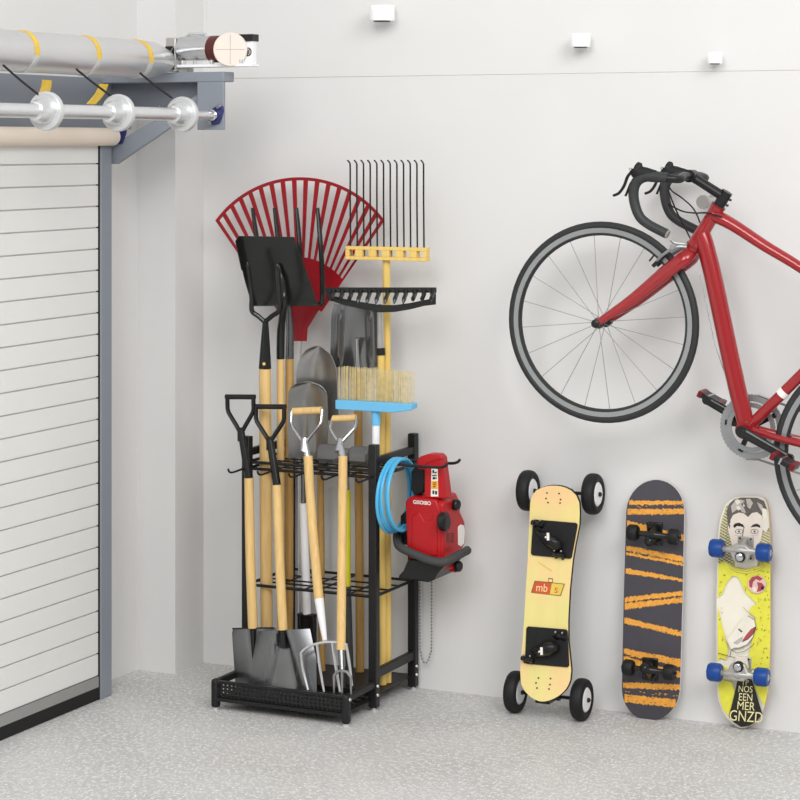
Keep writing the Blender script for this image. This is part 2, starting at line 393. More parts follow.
MB().box(xa,xb,YF+.002,YF+.014,zb_-.008,zb_).box(xa,xb,YF+.002,YF+.014,za,za+.012).build('panel_rim', M['black'], rk)
# base rails and trays
for x in (XL+.004, XR-.022):
    MB().box(x,x+.018,YF+.02,YM,.078,.102).build('side_rail', M['black'], rk, bevel=.004)
    MB().box(x,x+.018,YM,YB,.108,.140).build('side_rail', M['black'], rk, bevel=.003)
    MB().box(x,x+.018,YM,YB,.832,.858).build('top_side_rail', M['black'], rk, bevel=.002)
MB().box(XL+.02,XR-.02,YM+.01,YB,.044,.05).box(XL+.02,XR-.02,YM+.01,YM+.014,.05,.062).build('rear_tray', M['black'], rk)
mb = MB()
for k in range(5): mb.tube([(XR-.03,YM-.03-k*.045,.05),(XL+.03,YM-.03-k*.045,.05)],.004,6)
mb.box(XL+.02,XR-.02,YF+.02,YM,.034,.038)
mb.build('front_tray', M['black'], rk)
def grid_shelf(z, double):
    mb = MB()
    for q in range(2 if double else 1):
        zz = z-q*.022
        mb.tube([(XL+.03,YM,zz),(XR-.03,YM,zz)],.0055,8); mb.tube([(XL+.03,YB-.02,zz),(XR-.03,YB-.02,zz)],.005,8)
        for y in (-.275,-.2187,-.14):
            mb.tube([(XL+.015,y,zz),(XR-.015,y,zz)],.0032,6)
        for x in (XL+.015,XR-.015): mb.tube([(x,YM,zz),(x,YB-.02,zz)],.0055,8)
        for x in (.470,.585,.635,.760):
            mb.tube([(x,YM,zz),(x,YB-.02,zz)],.0032,6)
    return mb
grid_shelf(.812, True).build('upper_wire_grid', M['black'], rk)
grid_shelf(.385, False).build('lower_wire_grid', M['black'], rk)
for k in range(5):
    x = P([248,277,308,340,374][k],468,Y=YM).x
    MB().tube(smoothpath([(x,YM,.795),(x,YM-.10,.79),(x,YM-.13,.795),(x,YM-.138,.806)],4),.0038,8).build('front_hook', M['black'], rk)
hooks_y = (-.305,-.20)
for y in hooks_y:
    MB().tube(smoothpath([(XR,y,.834),(XR+.18,y,.832),(XR+.225,y,.836),(XR+.240,y,.848)],4),.005,8).build('side_hook', M['black'], rk)
# ------------------------------------------------------------------ tool helpers
AX = Vector((1,0,0))
def tube_part(name, pts, r, m, parent, seg=14): return MB().tube(pts, r, seg).build(name, m, parent)
def tframe(p0, p1, roll=0):
    z = (Vector(p1)-Vector(p0)).normalized(); x = (AX-z*z.dot(AX)).normalized(); y = z.cross(x)
    if roll: q = Matrix.Rotation(roll,3,z); x = q@x; y = q@y
    m = Matrix((x,y,z)).transposed().to_4x4(); m.translation = Vector(p0); return m
def d_grip(t, Mx, w, h, ymat, gmat, r=.007, bar_r=.011, over=.0):
    yk = MB(Mx); pts = [(-w/2,0,h),(-w/2,0,h*.80),(-w/2,0,h*.66),(-w*.47,0,h*.55),(-w*.36,0,h*.40),(-w*.18,0,h*.17),(-.006,0,.0),(-.003,0,-.02)]
    yk.tube(pts, r, 10, sq=(1.25,1)); yk.tube([(-a,b,c) for a,b,c in pts], r, 10, sq=(1.25,1))
    yk.tube([(0,0,.012),(0,0,-.035)],[.0125,.013],12)
    yk = yk.build('yoke', ymat, t)
    MB(Mx).tube([(-w/2-over,0,h),(w/2+over,0,h)], bar_r, 14).build('grip', gmat, t)
def blade(Mx, w, length, dish, bend, th=.003, n=14, k=12, ridge=0):
    """w(v) half width; v=0 at the socket, 1 at the tip; local z is along the blade"""
    rows = []
    for i in range(k+1):
        v = i/k; hw = w(v); row = []
        for j in range(n+1):
            u = -1+2*j/n
            row.append((u*hw, bend(v)+dish(v)*u*u + ridge*math.exp(-(u/.16)**2)*(1-v)**1.2, length*v))
        rows.append(row)
    return MB(Mx).sheet(rows, th)
FT = 'garden tools standing in the front tray of the rack'
RTG = 'long handled tools standing in the rear of the rack'
# ---- A black D-grip spade
def front_tool(name, label, grip_px, joint, mid, sock, Yt, Ys, grip_mats, shaft_r, wood=True, smat=None):
    J = P(*joint, Y=Yt); m_ = P(*mid, Y=Yt-(Yt-Ys)*.2); s_ = P(*sock, Y=Ys)
    t = thing(name, label, 'garden tool', (s_.x, s_.y, .0), FT)
    q_ = m_.copy(); q_.x = J.x+(m_.x-J.x)*.2; Mx = tframe(q_, J); Mx.translation = J
    (xa,xb,gy) = grip_px
    g0 = P(xa,gy,Y=Yt); g1 = P(xb,gy,Y=Yt); w_ = (g1-g0).length; h = (P((xa+xb)/2,gy,Y=Yt)-J).length
    return t, J, m_, s_, Mx, w_, h
bs = P(254,689,Y=-.47).z
t,J,m_,s_,Mx,w_,h = front_tool('spade','square bladed spade with black plastic grip, leftmost tool in the rack',(226,252,397),(241,431),(249,478),(253,628),-.385,-.415,None,.012)
d_grip(t,Mx,w_,h,M['plastic_black'],M['plastic_black'],.0075,.009,.006)
tube_part('upper_shaft',[J,m_],[.0125,.015],M['tool_black'],t)
tube_part('handle',smoothpath([m_,m_.lerp(s_,.5)+Vector((-.003,0,0)),s_],5),[.0165,.0175],M['wood'],t)
tip = P(256,690,Y=-.435); Mb = tframe(s_,tip)
tube_part('socket',[s_+Vector((0,0,.03)),s_,tip.lerp(s_,.2)],[.0125,.0115,.006],M['tool_black'],t)
L_ = (tip-s_).length
blade(Mb,lambda v:.088-.008*v+(-.006 if v<.05 else 0),L_,lambda v:-.014,lambda v:.006+.006*v,ridge=-.012).build('blade',M['gunmetal'],t)
MB(Mb).box(-.080,-.014,-.003,.006,-.002,.003).box(.014,.080,-.003,.006,-.002,.003).build('tread', M['tool_black'], t, bevel=.001)
# ---- B black D-grip scoop shovel
t,J,m_,s_,Mx,w_,h = front_tool('scoop_shovel','wide flared shovel with black plastic grip, second tool from the left',(257,285,407),(270,440),(277,485),(283,630),-.385,-.450,None,.012)
d_grip(t,Mx,w_,h,M['plastic_black'],M['plastic_black'],.0075,.009,.006)
tube_part('upper_shaft',[J,m_],[.0125,.0145],M['tool_black'],t)
tube_part('handle',smoothpath([m_,m_.lerp(s_,.5)+Vector((-.002,0,0)),s_],5),[.0165,.0165],M['wood'],t)
tip = P(285,695,Y=-.488); Mb = tframe(s_,tip); L_ = (tip-s_).length
tube_part('socket',[s_+Vector((0,0,.012)),tip.lerp(s_,.72)],[.0125,.014],M['tool_black'],t)
rows = []
for i in range(19):
    v = i/18; row = []
    hw = .110*min(1,(.75+.5*v)) if v < .5 else .110
    hw = .100+.022*min(1,v*2.2)
    for j in range(31):
        u = -1+2*j/30; x = u*hw
        cone = max(0, 1-abs(x)/(.020+.075*v))           # raised flare fanning out from the socket
        row.append((x, .020-.026*u*u*(1-.3*v)+ -.034*(lambda s_: s_*s_*(3-2*s_))(min(1,cone*1.9))*(1-.65*v), L_*v))
    rows.append(row)
MB(Mb).sheet(rows,.003).build('blade',M['gunmetal'],t,angle=60)
# ---- C wood D-grip manure fork
t,J,m_,s_,Mx,w_,h = front_tool('manure_fork','four tined silver fork with wooden grip, third tool from the left',(290.5,320.5,410),(304.5,442),(308,456),(319,600),-.385,-.47,None,.012)
d_grip(t,Mx,w_,h,M['chrome'],M['wood'],.0055,.0125,-.004)
tube_part('ferrule',[J,m_+Vector((0,0,-.012))],[.0115,.012],M['steel'],t)
tube_part('handle',smoothpath([m_,P(312,520,Y=-.43),s_],6),[.016,.0165],M['wood'],t)
s2 = P(325,641,Y=-.50)
tube_part('socket',[s_+Vector((0,0,.004)),s_.lerp(s2,.5),s2],[.0165,.013,.008],M['white_pole'],t)
YY = -.520; FM = M['alu']; arc = [P(301,653,Y=YY),P(308,647,Y=YY),P(320,643,Y=YY),P(331,642,Y=YY),P(341,643,Y=YY),P(347,645,Y=YY)]
hd = MB().tube(smoothpath(arc,5),.0048,10).tube([s2,P(323,643,Y=YY)],[.008,.005],10).build('head_bar',FM,t)
for a,b_,c in (((301,653),(303,670),(308,690)),((317,644),(320,668),(324,692)),((332,642),(336,668),(340,692)),((346,645),(349,662),(352,686))):
    MB().tube(smoothpath([P(*a,Y=YY),P(*b_,Y=YY+.008),P(*c,Y=YY-.004)],5),[.0052,.0052,.0040],10).build('tine',FM,t)
# ---- D wood D-grip hand fork
t,J,m_,s_,Mx,w_,h = front_tool('border_fork','narrow dark fork with wooden grip and silver yoke, rightmost of the front tools',(330,354.5,415),(339.8,443),(343,456),(341,650),-.385,-.525,None,.012)
d_grip(t,Mx,w_,h,M['chrome'],M['wood'],.005,.0115,-.004)
tube_part('ferrule',[J,m_+Vector((0,0,-.012))],[.011,.0115],M['steel'],t)
tube_part('handle',smoothpath([m_,P(342,550,Y=-.45),s_],6),[.0155,.0155],M['wood'],t)
YY = -.552; s2 = P(342,670,Y=YY)
tube_part('socket',[s_+Vector((0,0,.004)),s2],[.0125,.009],M['gunmetal'],t)
hd = MB().tube([P(334,676,Y=YY),P(337,672,Y=YY),s2,P(347,672,Y=YY),P(351,677,Y=YY)],.005,8).build('head_bar',M['grey_steel'],t)
for a,b_ in (((334,675),(334,694)),((342,671),(342,695)),((351,676),(351,694))):
    MB().tube([P(*a,Y=YY),P(*b_,Y=YY)],[.005,.003],8).build('tine',M['grey_steel'],t)
# ================================================================== REAR TOOLS
def long_handle(top, bot, r, m, t, name='handle'):
    return MB().tube([bot, bot.lerp(top,.5), top], [r,r*1.02,r*.98], 14).build(name, m, t)
def bottom(x, Y, z=.052):
    return Vector((P(x,650,Y=Y).x, Y, z))
# two-prong pitchfork (x 264)
Y = -.31; top = P(265,366,Y=Y); bot = bottom(267,Y)
t = thing('pitchfork','pitchfork with two curved black prongs in front of the black square shovel plate','garden tool',bot,RTG)
long_handle(top,bot,.0215,M['wood'],t)
j = P(265.5,321,Y=Y-.01)
fe = MB().tube([top+Vector((0,0,-.008)),top.lerp(j,.5),j],[.0225,.0165,.010],14).build('ferrule',M['tool_black'],t)
MB().ball(P(264,364,Y=Y-.024),.006,8).build('rivet',M['yellow_wood'],fe)
for pts in ([(265,322),(258,316),(252,311),(251.5,300),(250,282),(247.5,262)],[(265,322),(272,316),(278.5,311),(279,300),(278.5,282),(277,264)]):
    q = [P(x,y,Y=Y-.01-.010*k) for k,(x,y) in enumerate(pts)]
    MB().tube(smoothpath(q,4),[.0085]*12+[.0075]*8+[.003],10).build('prong',M['tool_black'],t)
# black square shovel plate (x 281)
Y = -.25; top = P(280.5,357,Y=Y); bot = bottom(281,Y)
t = thing('square_shovel','black square mouthed shovel standing blade up before the red fan rake','garden tool',bot,RTG)
long_handle(top,bot,.0135,M['wood'],t)
MB().tube(smoothpath([top+Vector((0,0,-.006)),P(281,330,Y=Y-.012),P(284,300,Y=Y-.066),P(282,280,Y=Y-.040),P(278,264,Y=Y-.046)],4),[.0145]*5+[.013]*4+[.011]*4+[.008]*3+[.003],12).build('socket',M['tool_black'],t)
def lerp2(a,b,t_): return (a[0]+(b[0]-a[0])*t_, a[1]+(b[1]-a[1])*t_)
rows = []
for i in range(13):
    v = i/12
    lft = lerp2((256,306),(248,279),v/.38) if v < .38 else lerp2((248,279),(239,236),(v-.38)/.62)
    rgt = lerp2((318,305),(309,279),v/.38) if v < .38 else lerp2((309,279),(294,237),(v-.38)/.62)
    yy = Y-.055+.033*(v/.38) if v < .38 else Y-.022-.045*((v-.38)/.62)
    row = [P(*lerp2(lft,rgt,u/10),Y=yy) for u in range(11)]
    row.insert(0, P(lft[0]-3.5,lft[1]+(5 if v>.5 else 0),Y=yy-.022))
    rows.append(row)
MB().sheet(rows,.003).build('blade',M['tool_black'],t,angle=25)
# four-tine spading fork (x 289)
Y = -.185; top = P(289.5,357,Y=Y); bot = bottom(289,Y)
t = thing('spading_fork','four tined black digging fork, its tines rising behind the black shovel plate','garden tool',bot,RTG)
long_handle(top,bot,.0150,M['wood_dark'],t)
MB().tube([top+Vector((0,0,-.006)),P(290,330,Y=Y),P(288,306,Y=Y)],[.0155,.014,.012],12).build('socket',M['gunmetal'],t)
MB().tube([P(258,304,Y=Y),P(322,304,Y=Y)],.008,10).build('head_bar',M['tool_black'],t)
for xt,xm,xb_ in ((252.5,258,260),(274.5,279,281),(296.5,300,301),(317.5,321,322)):
    q = [P(xb_,304,Y=Y),P(xb_+.5,285,Y=Y-.006),P(xm,250,Y=Y-.01),P(xt,208,Y=Y+.01)]
    MB().tube(smoothpath(q,5),[.0095,.0095,.0095,.009,.0085,.0065],10,sq=(1,1)).build('tine',M['tool_black'],t)
# red fan rake
Y = -.075; A0 = (300,343); bot = bottom(300,-.10)
t = thing('fan_rake','red plastic leaf rake with a slotted fan head, behind the other tools','garden tool',bot,RTG)
long_handle(P(300,332,Y=Y),bot,.0075,M['alu'],t)
def fan_r(a):                                   # distance from apex to the rim in that direction (px)
    dx, dy = math.sin(a), -math.cos(a); ox, oy = A0[0]-300, A0[1]-281.2; Rr = 104.
    b_ = ox*dx+oy*dy; c_ = ox*ox+oy*oy-Rr*Rr; return -b_+math.sqrt(b_*b_-c_)
def fp(a, r): return (A0[0]+math.sin(a)*r, A0[1]-math.cos(a)*r)
amax = math.radians(34.6); N = 17
mb = MB()
def fq(a0,r0,a1,r1,c=0):
    def pt(a,r): x,y = fp(a,r); return P(x,y,Y=Y-.018*(abs(a)/amax)**2-.03*max(0,(r-90)/75)**2)
    def quad(q):
        f4 = [mb.v(p+Vector((0,-.002,0))) for p in q]; b4 = [mb.v(p+Vector((0,.002,0))) for p in q]
        mb.f(f4); mb.f(b4[::-1])
        for i in range(4): mb.f([f4[i],b4[i],b4[(i+1)%4],f4[(i+1)%4]])
    n_ = 5
    for k in range(n_):
        l0 = [r0[0]+(r0[1]-r0[0])*k/n_, r0[0]+(r0[1]-r0[0])*(k+1)/n_]; l1 = [r1[0]+(r1[1]-r1[0])*k/n_, r1[0]+(r1[1]-r1[0])*(k+1)/n_]
        quad([pt(a0,l0[0]),pt(a1,l1[0]),pt(a1,l1[1]),pt(a0,l0[1])])
inner = lambda a: 86-10*(abs(a)/amax)**1.5
for i in range(N+1):
    a = -amax+2*amax*i/N; wr = .0120 if 0 < i < N else .020
    w0 = wr*1.1; a0, a1 = max(-amax,a-w0), min(amax,a+w0)
    fq(a0,(inner(a0)-4,fan_r(a0)-2),a1,(inner(a1)-4,fan_r(a1)-2))
for i in range(48):
    a0 = -amax+2*amax*i/48; a1 = -amax+2*amax*(i+1)/48
    fq(a0,(fan_r(a0)-3.2,fan_r(a0)),a1,(fan_r(a1)-3.2,fan_r(a1)))
    fq(a0,(38,inner(a0)),a1,(38,inner(a1)))
fh = mb.build('fan_head',M['rake_red'],t)
mb = MB(); rows = []
for (yy,xl,xr) in ((341,294,306.5),(328,293,307.5),(318,288,314),(308,281,320),(300,276,326),(290,270,331)):
    rows.append([P(xl+(xr-xl)*k/8,yy,Y=Y-.012*math.sin(math.pi*k/8)*(1 if yy>315 else .4)) for k in range(9)])
mb.sheet(rows,.006).build('neck',M['rake_red'],t)
# trenching spade with white pole (x 304-307)
Y = -.17; bl0 = P(304,458,Y=Y); bl1 = P(310,382,Y=Y-.01); bot = P(307,640,Y=Y)
bot = Vector((P(307.5,640,Y=Y).x,Y,.052))
t = thing('trenching_spade','grey round topped narrow spade on a white painted pole, blade up behind the wooden grips','garden tool',bot,RTG)
wp0 = P(307,614,Y=Y); wp1 = P(303.5,503,Y=Y)
MB().tube([wp0,wp1],.0155,14).build('pole',M['white_pole'],t)
MB().tube([wp1,P(303.5,470,Y=Y),P(304,452,Y=Y)],[.009,.009,.012],12).build('socket',M['gunmetal'],t)
MB().box(wp0.x-.034,wp0.x+.034,Y-.015,Y+.015,wp0.z-.010,wp0.z+.002).box(wp0.x-.034,wp0.x-.020,Y-.012,Y+.012,.055,wp0.z).box(wp0.x+.020,wp0.x+.034,Y-.012,Y+.012,.055,wp0.z).box(wp0.x-.03,wp0.x+.03,Y-.004,Y+.004,.06,wp0.z).box(wp0.x-.034,wp0.x+.034,Y-.015,Y+.015,.052,.075).build('grip',M['plastic_black'],t,bevel=.004)
b0 = P(309,459,Y=Y-.02); b1 = P(309,382,Y=Y-.02); Mb = tframe(b0,b1); L_ = (b1-b0).length
def wj(v): return .079*(.95+.05*math.sin(v*3.1)) if v < .80 else .0775*max(.03,1-((v-.80)/.202)**2.4)**.46
blade(Mb,wj,L_,lambda v:-.022,lambda v:.012,th=.003,k=44,ridge=-.006).build('blade',M['grey_steel'],t,angle=60)
# round point shovel (x 320)
Y = -.115; bot = bottom(322,Y); top = P(320,402,Y=Y)
t = thing('round_point_shovel','round nosed dark steel shovel, blade up just behind the grey spade','garden tool',bot,RTG)
long_handle(top,bot,.0125,M['wood_dark'],t)
MB().tube([top+Vector((0,0,-.02)),P(320,385,Y=Y-.012)],[.014,.011],12).build('socket',M['gunmetal'],t)
b0 = P(320,420,Y=Y-.014); b1 = P(319,346,Y=Y-.02); Mb = tframe(b0,b1); L_ = (b1-b0).length
def wh(v): return .081 if v < .58 else .081*max(.02,1-((v-.58)/.422)**2.1)**.5
mb = blade(Mb,wh,L_,lambda v:-.020,lambda v:.010-.012*math.sin(v*2.6),th=.003,k=40,ridge=-.007); mb.build('blade',M['grey_steel'],t,angle=60)
# ribbed square shovel (x 356)
Y = -.07; bot = bottom(360,Y-.0); top = P(358,368,Y=Y)
t = thing('ribbed_shovel','dark ribbed square shovel, blade up below the black bow rake','garden tool',bot,RTG)
long_handle(top,bot,.0150,M['wood_dark'],t)
MB().tube([top+Vector((0,0,-.02)),P(357.5,352,Y=Y-.015),P(357,338,Y=Y-.026)],[.0125,.0085,.0065],14).build('socket',M['steel'],t)
rows = []
for i in range(15):
    v = i/14; yy = 368-(368-304)*v; row = []
    for j in range(29):
        u = -1+2*j/28; hw = 25.0-1.5*v; hw *= (1 if v < .8 else 1-.12*((v-.8)/.2)**2)
        rib = sum(math.exp(-((u-c)/.07)**2) for c in (-.62,.62))
        row.append(P(355+u*hw, yy+(-3*(abs(u)-.5) if v < .12 else 0), Y=Y-.018*u*u-.010*rib*(1 if .1 < v < .8 else .2)-.012*math.exp(-(u/.3)**2)*max(0,1-v*1.3)))
    rows.append(row)
MB().sheet(rows,.003).build('blade',M['gunmetal'],t,angle=60)
# sledge hammer (x 347)
Y = -.24; bot = bottom(350,Y)
t = thing('sledge_hammer','grey octagonal sledge hammer head down on the wire grid with a yellow green handle','hammer',bot,RTG)
h0 = P(347,586,Y=Y); h1 = P(347,490,Y=Y)
MB().tube([h0,h1],.0135,14).build('handle',M['fiber'],t)
MB().tube([bot,h0],.0145,14).build('grip',M['grip_grey'],t)
MB().tube([h1,P(346.5,476,Y=Y)],.0095,12).build('collar',M['chrome'],t)
MB().tube([P(346.5,477,Y=Y),P(346,452,Y=Y)],.0125,12).build('neck',M['plastic_black'],t)
hc = P(346,455,Y=Y); mb = MB(); xl = P(320.5,455,Y=Y).x; xr = P(370,455,Y=Y).x; xm0 = P(338,455,Y=Y).x; xm1 = P(352,455,Y=Y).x
def octring(x, r): return [(x, hc.y+r*math.cos(math.pi/8+k*math.pi/4), hc.z+r*math.sin(math.pi/8+k*math.pi/4)) for k in range(8)]
rings = [octring(x,r) for x,r in ((xl,.029),(xl+.004,.0355),(xm0-.006,.0355),(xm0+.006,.025),(xm1-.006,.025),(xm1+.006,.0355),(xr-.004,.0355),(xr,.029))]
rings = [[mb.v(p) for p in r] for r in rings]
for A,B in zip(rings[:-1],rings[1:]):
    for k in range(8): mb.f([A[k],A[(k+1)%8],B[(k+1)%8],B[k]])
mb.f(rings[0][::-1]); mb.f(rings[-1]); mb.build('hammer_head',M['hammer'],t,angle=20)
# bow rake (x 381)
Y = -.20; bot = bottom(383,Y); top = P(381,354,Y=Y)
t = thing('bow_rake','black steel bow rake, its row of teeth pointing forward above the broom','garden tool',bot,RTG)
long_handle(top,bot,.0125,M['yellow_wood'],t)
MB().tube([top+Vector((0,0,-.004)),P(380.5,348,Y=Y)],[.0155,.0155],14).build('ferrule',M['plastic_black'],t)
MB().tube([P(380.5,350,Y=Y),P(380,312,Y=Y-.03),P(380,306,Y=Y-.05)],[.013,.0115,.010],12).build('socket',M['steel'],t)
Yh = -.255
hd = MB(); outl = [(326.5,291),(326.5,299),(343,305),(362,309),(380,312.5),(395,312),(410,309.5),(424,306),(436,304.5),(436,290.5),(430,290.5),(430,299),(424,300),(410,303),(395,305),(380,305),(362,302),(345,299),(334,296),(334,291)]
A = [hd.v(P(*q,Y=Yh-.004)) for q in outl]; B = [hd.v(P(*q,Y=Yh+.006)) for q in outl]
hd.f(A); hd.f(B[::-1])
for i in range(len(A)): hd.f([A[i],B[i],B[(i+1)%len(A)],A[(i+1)%len(A)]])
bow = hd.build('bow',M['tool_black'],t,bevel=.001)
hd = MB(); a0, a1 = P(327,289.5,Y=Yh+.07), P(436,289.5,Y=Yh)
MB().bar(P(326,290.0,Y=Yh),P(436,290.0,Y=Yh),.014,.018).build('head_bar',M['tool_black'],t,bevel=.002)
for k in range(12):
    x = 332+ (432-332)*k/11; ct = P(x+1,290,Y=Yh); yb_ = 302.5 if 2 < k < 9 else 299
    MB().tube(smoothpath([ct,P(x+1,294,Y=Yh-.012),P(x-.5,298,Y=Yh-.03),P(x-1.5,yb_+1,Y=Yh-.045)],4),[.0105]*5+[.0095]*5+[.0075,.005,.003],6,sq=(.8,1.2)).build('tooth',M['tool_black'],t)
# wire hay rake (x 387)
Y = -.165; bot = bottom(387.5,Y); top = P(386.5,258,Y=Y)
t = thing('wire_rake','yellow wooden headed rake with twelve long thin wire tines reaching highest in the rack','garden tool',bot,RTG)
long_handle(top,bot,.0140,M['yellow_wood'],t)
a0, a1 = P(346.5,249,Y=Y-.02), P(427.5,249,Y=Y-.02)
mb = MB(); dz = P(346,245.6,Y=Y).z; dz0 = P(346,259,Y=Y).z; xs0, xs1 = a0.x, a1.x; yf = Y-.03
cells = 12; wcell = (xs1-xs0)/cells
mb.box(xs0,xs1,yf,yf+.03,dz-.012,dz); mb.box(xs0,xs1,yf,yf+.03,dz0,dz0+.012)
for k in range(cells+1):
    x = xs0+wcell*k
    if k % 2 == 0 or k in (0,cells): mb.box(max(xs0,x-wcell*.55),min(xs1,x+wcell*.55),yf,yf+.03,dz0+.012,dz-.012)
hd = mb.build('head',M['yellow_wood'],t,bevel=.0015)
for k in range(12):
    x = 350.2+(423.6-350.2)*k/11
    q = [P(x+.4,258,Y=Y-.012),P(x+.4,246,Y=Y-.015),P(x,200,Y=Y-.018),P(x,168,Y=Y-.02),P(x-.5,163,Y=Y-.03),P(x-2.5,160.5,Y=Y-.05)]
    MB().tube(smoothpath(q,4),.0030,7).build('tine',M['tool_black'],t)
# broom (x 376)
Y = -.295; top = P(376,405,Y=Y); bot = Vector((P(376,700,Y=Y).x-.012,Y,.052))
t = thing('broom','upturned broom with straw bristles on a sky blue head and white pole','broom',bot,RTG)
long_handle(P(376,424,Y=Y),bot,.0135,M['white_pole'],t,'pole')
MB().tube([P(376,425,Y=Y),P(375.5,408,Y=Y)],.0155,14).build('socket',M['blue'],t)
a, b_ = P(338.5,404,Y=Y), P(414.5,405,Y=Y); zc = a.z
mb = MB(); prof = []
for i in range(13):
    s_ = i/12; x = a.x+(b_.x-a.x)*s_; tap = 1 if s_ < .75 else 1-.35*(s_-.75)/.25
    hh = .0165*tap; prof.append([(x,Y-.026,zc+.017-.034*0-hh*0+ .0),(x,Y+.026,zc+.017),(x,Y+.026,zc+.017-2*hh+.004),(x,Y-.026,zc+.017-2*hh)])
rr = [[mb.v(p) for p in r] for r in prof]
for A,B in zip(rr[:-1],rr[1:]):
    for k in range(4): mb.f([A[k],A[(k+1)%4],B[(k+1)%4],B[k]])
mb.f(rr[0][::-1]); mb.f(rr[-1]); hd = mb.build('broom_head',M['blue'],t,bevel=.003)
mb = MB(); zt0 = zc+.014; zt1 = P(376,367.5,Y=Y).z
for k in range(64):
    for q in range(2):
        s_ = (k+.5)/64; x = a.x+.008+(b_.x-a.x-.014)*s_+random.uniform(-.0012,.0012); y = Y-.014+q*.028+random.uniform(-.004,.004)
        mb.tube([(x,y,zt0),(x+random.uniform(-.001,.001),y,zt1+random.uniform(-.003,.001)-.008*s_)],random.uniform(.0007,.0014),5)
bq = mb.build('bristles',M['bristle'],t); bq['kind'] = 'stuff'
# ================================================================== PRESSURE WASHER, HOSE, CHAIN
YW = -.285
XS = P(439,530,Y=YW).x
ws = thing('pressure_washer','red pressure washer with grey bumper hanging from the hooks on the right of the rack','pressure washer',(XS-.06,-.19,.47))
def pxprism_y(mb, pts, Y, depth):
    A = [mb.v(P(x,y,Y=Y)) for x,y in pts]; B = [mb.v(P(x,y,Y=Y)+Vector((0,depth,0))) for x,y in pts]
    mb.f(A); mb.f(B[::-1]); n = len(A)
    for i in range(n): mb.f([A[i],B[i],B[(i+1)%n],A[(i+1)%n]])
    return mb
def pxprism_x(mb, pts, X, depth):
    A = [mb.v(P(x,y,X=X)) for x,y in pts]; B = [mb.v(P(x,y,X=X)+Vector((-depth,0,0))) for x,y in pts]
    mb.f(A); mb.f(B[::-1]); n = len(A)
    for i in range(n): mb.f([A[i],B[i],B[(i+1)%n],A[(i+1)%n]])
    return mb
body = pxprism_y(MB(), [(405,503),(407,498),(411,496.5),(436,500),(440,510),(441,561),(409,561),(406.5,545)], YW, .17).build('body', M['red_plastic'], ws, bevel=.007, seg=3)
pxprism_x(MB(), [(443.5,505),(445,500.5),(453,499),(458,506),(465,521),(466,543),(462,550),(459,561),(457,569),(447,570),(443.5,564)], XS+.014, .05).build('side_housing', M['red_plastic'], ws, bevel=.008, seg=3)
tw = pxprism_y(MB(), [(417,498),(424,495),(424.5,470),(417,469),(416,461),(420,456.5),(428,454),(438,454.5),(441.5,458),(443,472),(446.5,499)], YW+.015, .05).build('handle_tower', M['red_plastic'], ws, bevel=.006, seg=3)
pxprism_y(MB(), [(418,457.5),(428,455.5),(441,456),(443,459),(430,462),(424,466),(417.5,466)], YW+.011, .01).build('handle_ridge', M['red_plastic'], tw, bevel=.003)
pxprism_y(MB(), [(414.5,467),(424,467),(424,492),(414.5,496),(411,490),(411,472)], YW+.035, .05).build('handle_grip', M['plastic_black'], ws, bevel=.003)
# moulded panel on the front
pxprism_y(MB(), [(412,516),(419,512),(424,521),(431,520),(434,512),(437,514),(437,556),(411,556)], YW-.004, .006).build('front_moulding', M['red_plastic'], body, bevel=.003)
mb = MB(); c = P(422.0,502.8,Y=YW-.0015); e = P(432,503.7,Y=YW-.0015)-P(412,501.9,Y=YW-.0015)
mb.text('GISOIBO', c, e, (0,0,1), .0172, bold=.0004); mb.build('brand_lettering', M['print_white'], body, recalc=False)
# sticker strip
st = pxprism_y(MB(), [(431.5,468),(437.6,468),(438.2,496.5),(430.8,496.5)], YW+.0135, .001).build('warning_sticker', M['print_white'], tw)
pxprism_y(MB(), [(431.5,481),(437.6,481),(437.7,489),(431.3,489)], YW+.0128, .001).build('orange_panel', mat('orange_sticker', srgb(238,170,52)), st)
mb = MB()
for q in ((432.5,470,434,473),(434.5,472,436.5,473.2),(432,475,436.6,476),(432.6,477,435,479.4),(435.4,477.4,436.8,479),(433,482.5,436,483.3),(433,484.3,436,485.1),(433,486.2,435.4,487.2),(432.4,490.5,434.2,494),(435,491,437,494.4)):
    pxprism_y(mb, [(q[0],q[1]),(q[2],q[1]),(q[2],q[3]),(q[0],q[3])], YW+.0122, .0006)
mb.build('warning_symbols', M['print_black'], st)
# knobs, vents, white plate on the side
def on_side(px,py,out=0): return P(px,py,X=XS+.014+out)
mb = MB(); oval = [(447+4.2*math.cos(a),522+9.6*math.sin(a)) for a in [2*math.pi*k/20 for k in range(20)]]
pxprism_x(mb, oval, XS+.034, .022); kn = mb.build('selector_knob', M['plastic_black'], ws, bevel=.003)
pxprism_x(MB(), [(445.6,514),(448.4,514),(448.2,530),(445.8,530)], XS+.042, .012).build('knob_bar', M['plastic_black'], kn, bevel=.003)
for (px,py) in ((454,504.5),(456,566)):
    c = on_side(px,py)
    if py > 540: MB().lathe([(.021,-.05),(.022,.002)],c,(1,-.15,0),18).build('inlet', M['red_plastic'], ws)
    MB().lathe([(.017,-.02),(.019,-.012),(.019,.014),(.016,.018)],c,(1,-.15,0),18).build('cap', M['plastic_black'], ws)
pxprism_x(MB(), [(458.5,527),(461,524.5),(464,525.5),(464.8,530),(464.5,543),(461.5,546.5),(458.6,545)], XS+.0165, .003).build('white_plate', M['print_white'], ws, bevel=.001)
mb = MB()
for k in range(6):
    for q in range(2): pxprism_x(mb, [(446.5+q*4.5,533+k*1.7),(449.5+q*4.5,533+k*1.7),(449.5+q*4.5,533.9+k*1.7),(446.5+q*4.5,533.9+k*1.7)], XS+.0148, .001)
mb.build('vent', M['print_black'], ws)
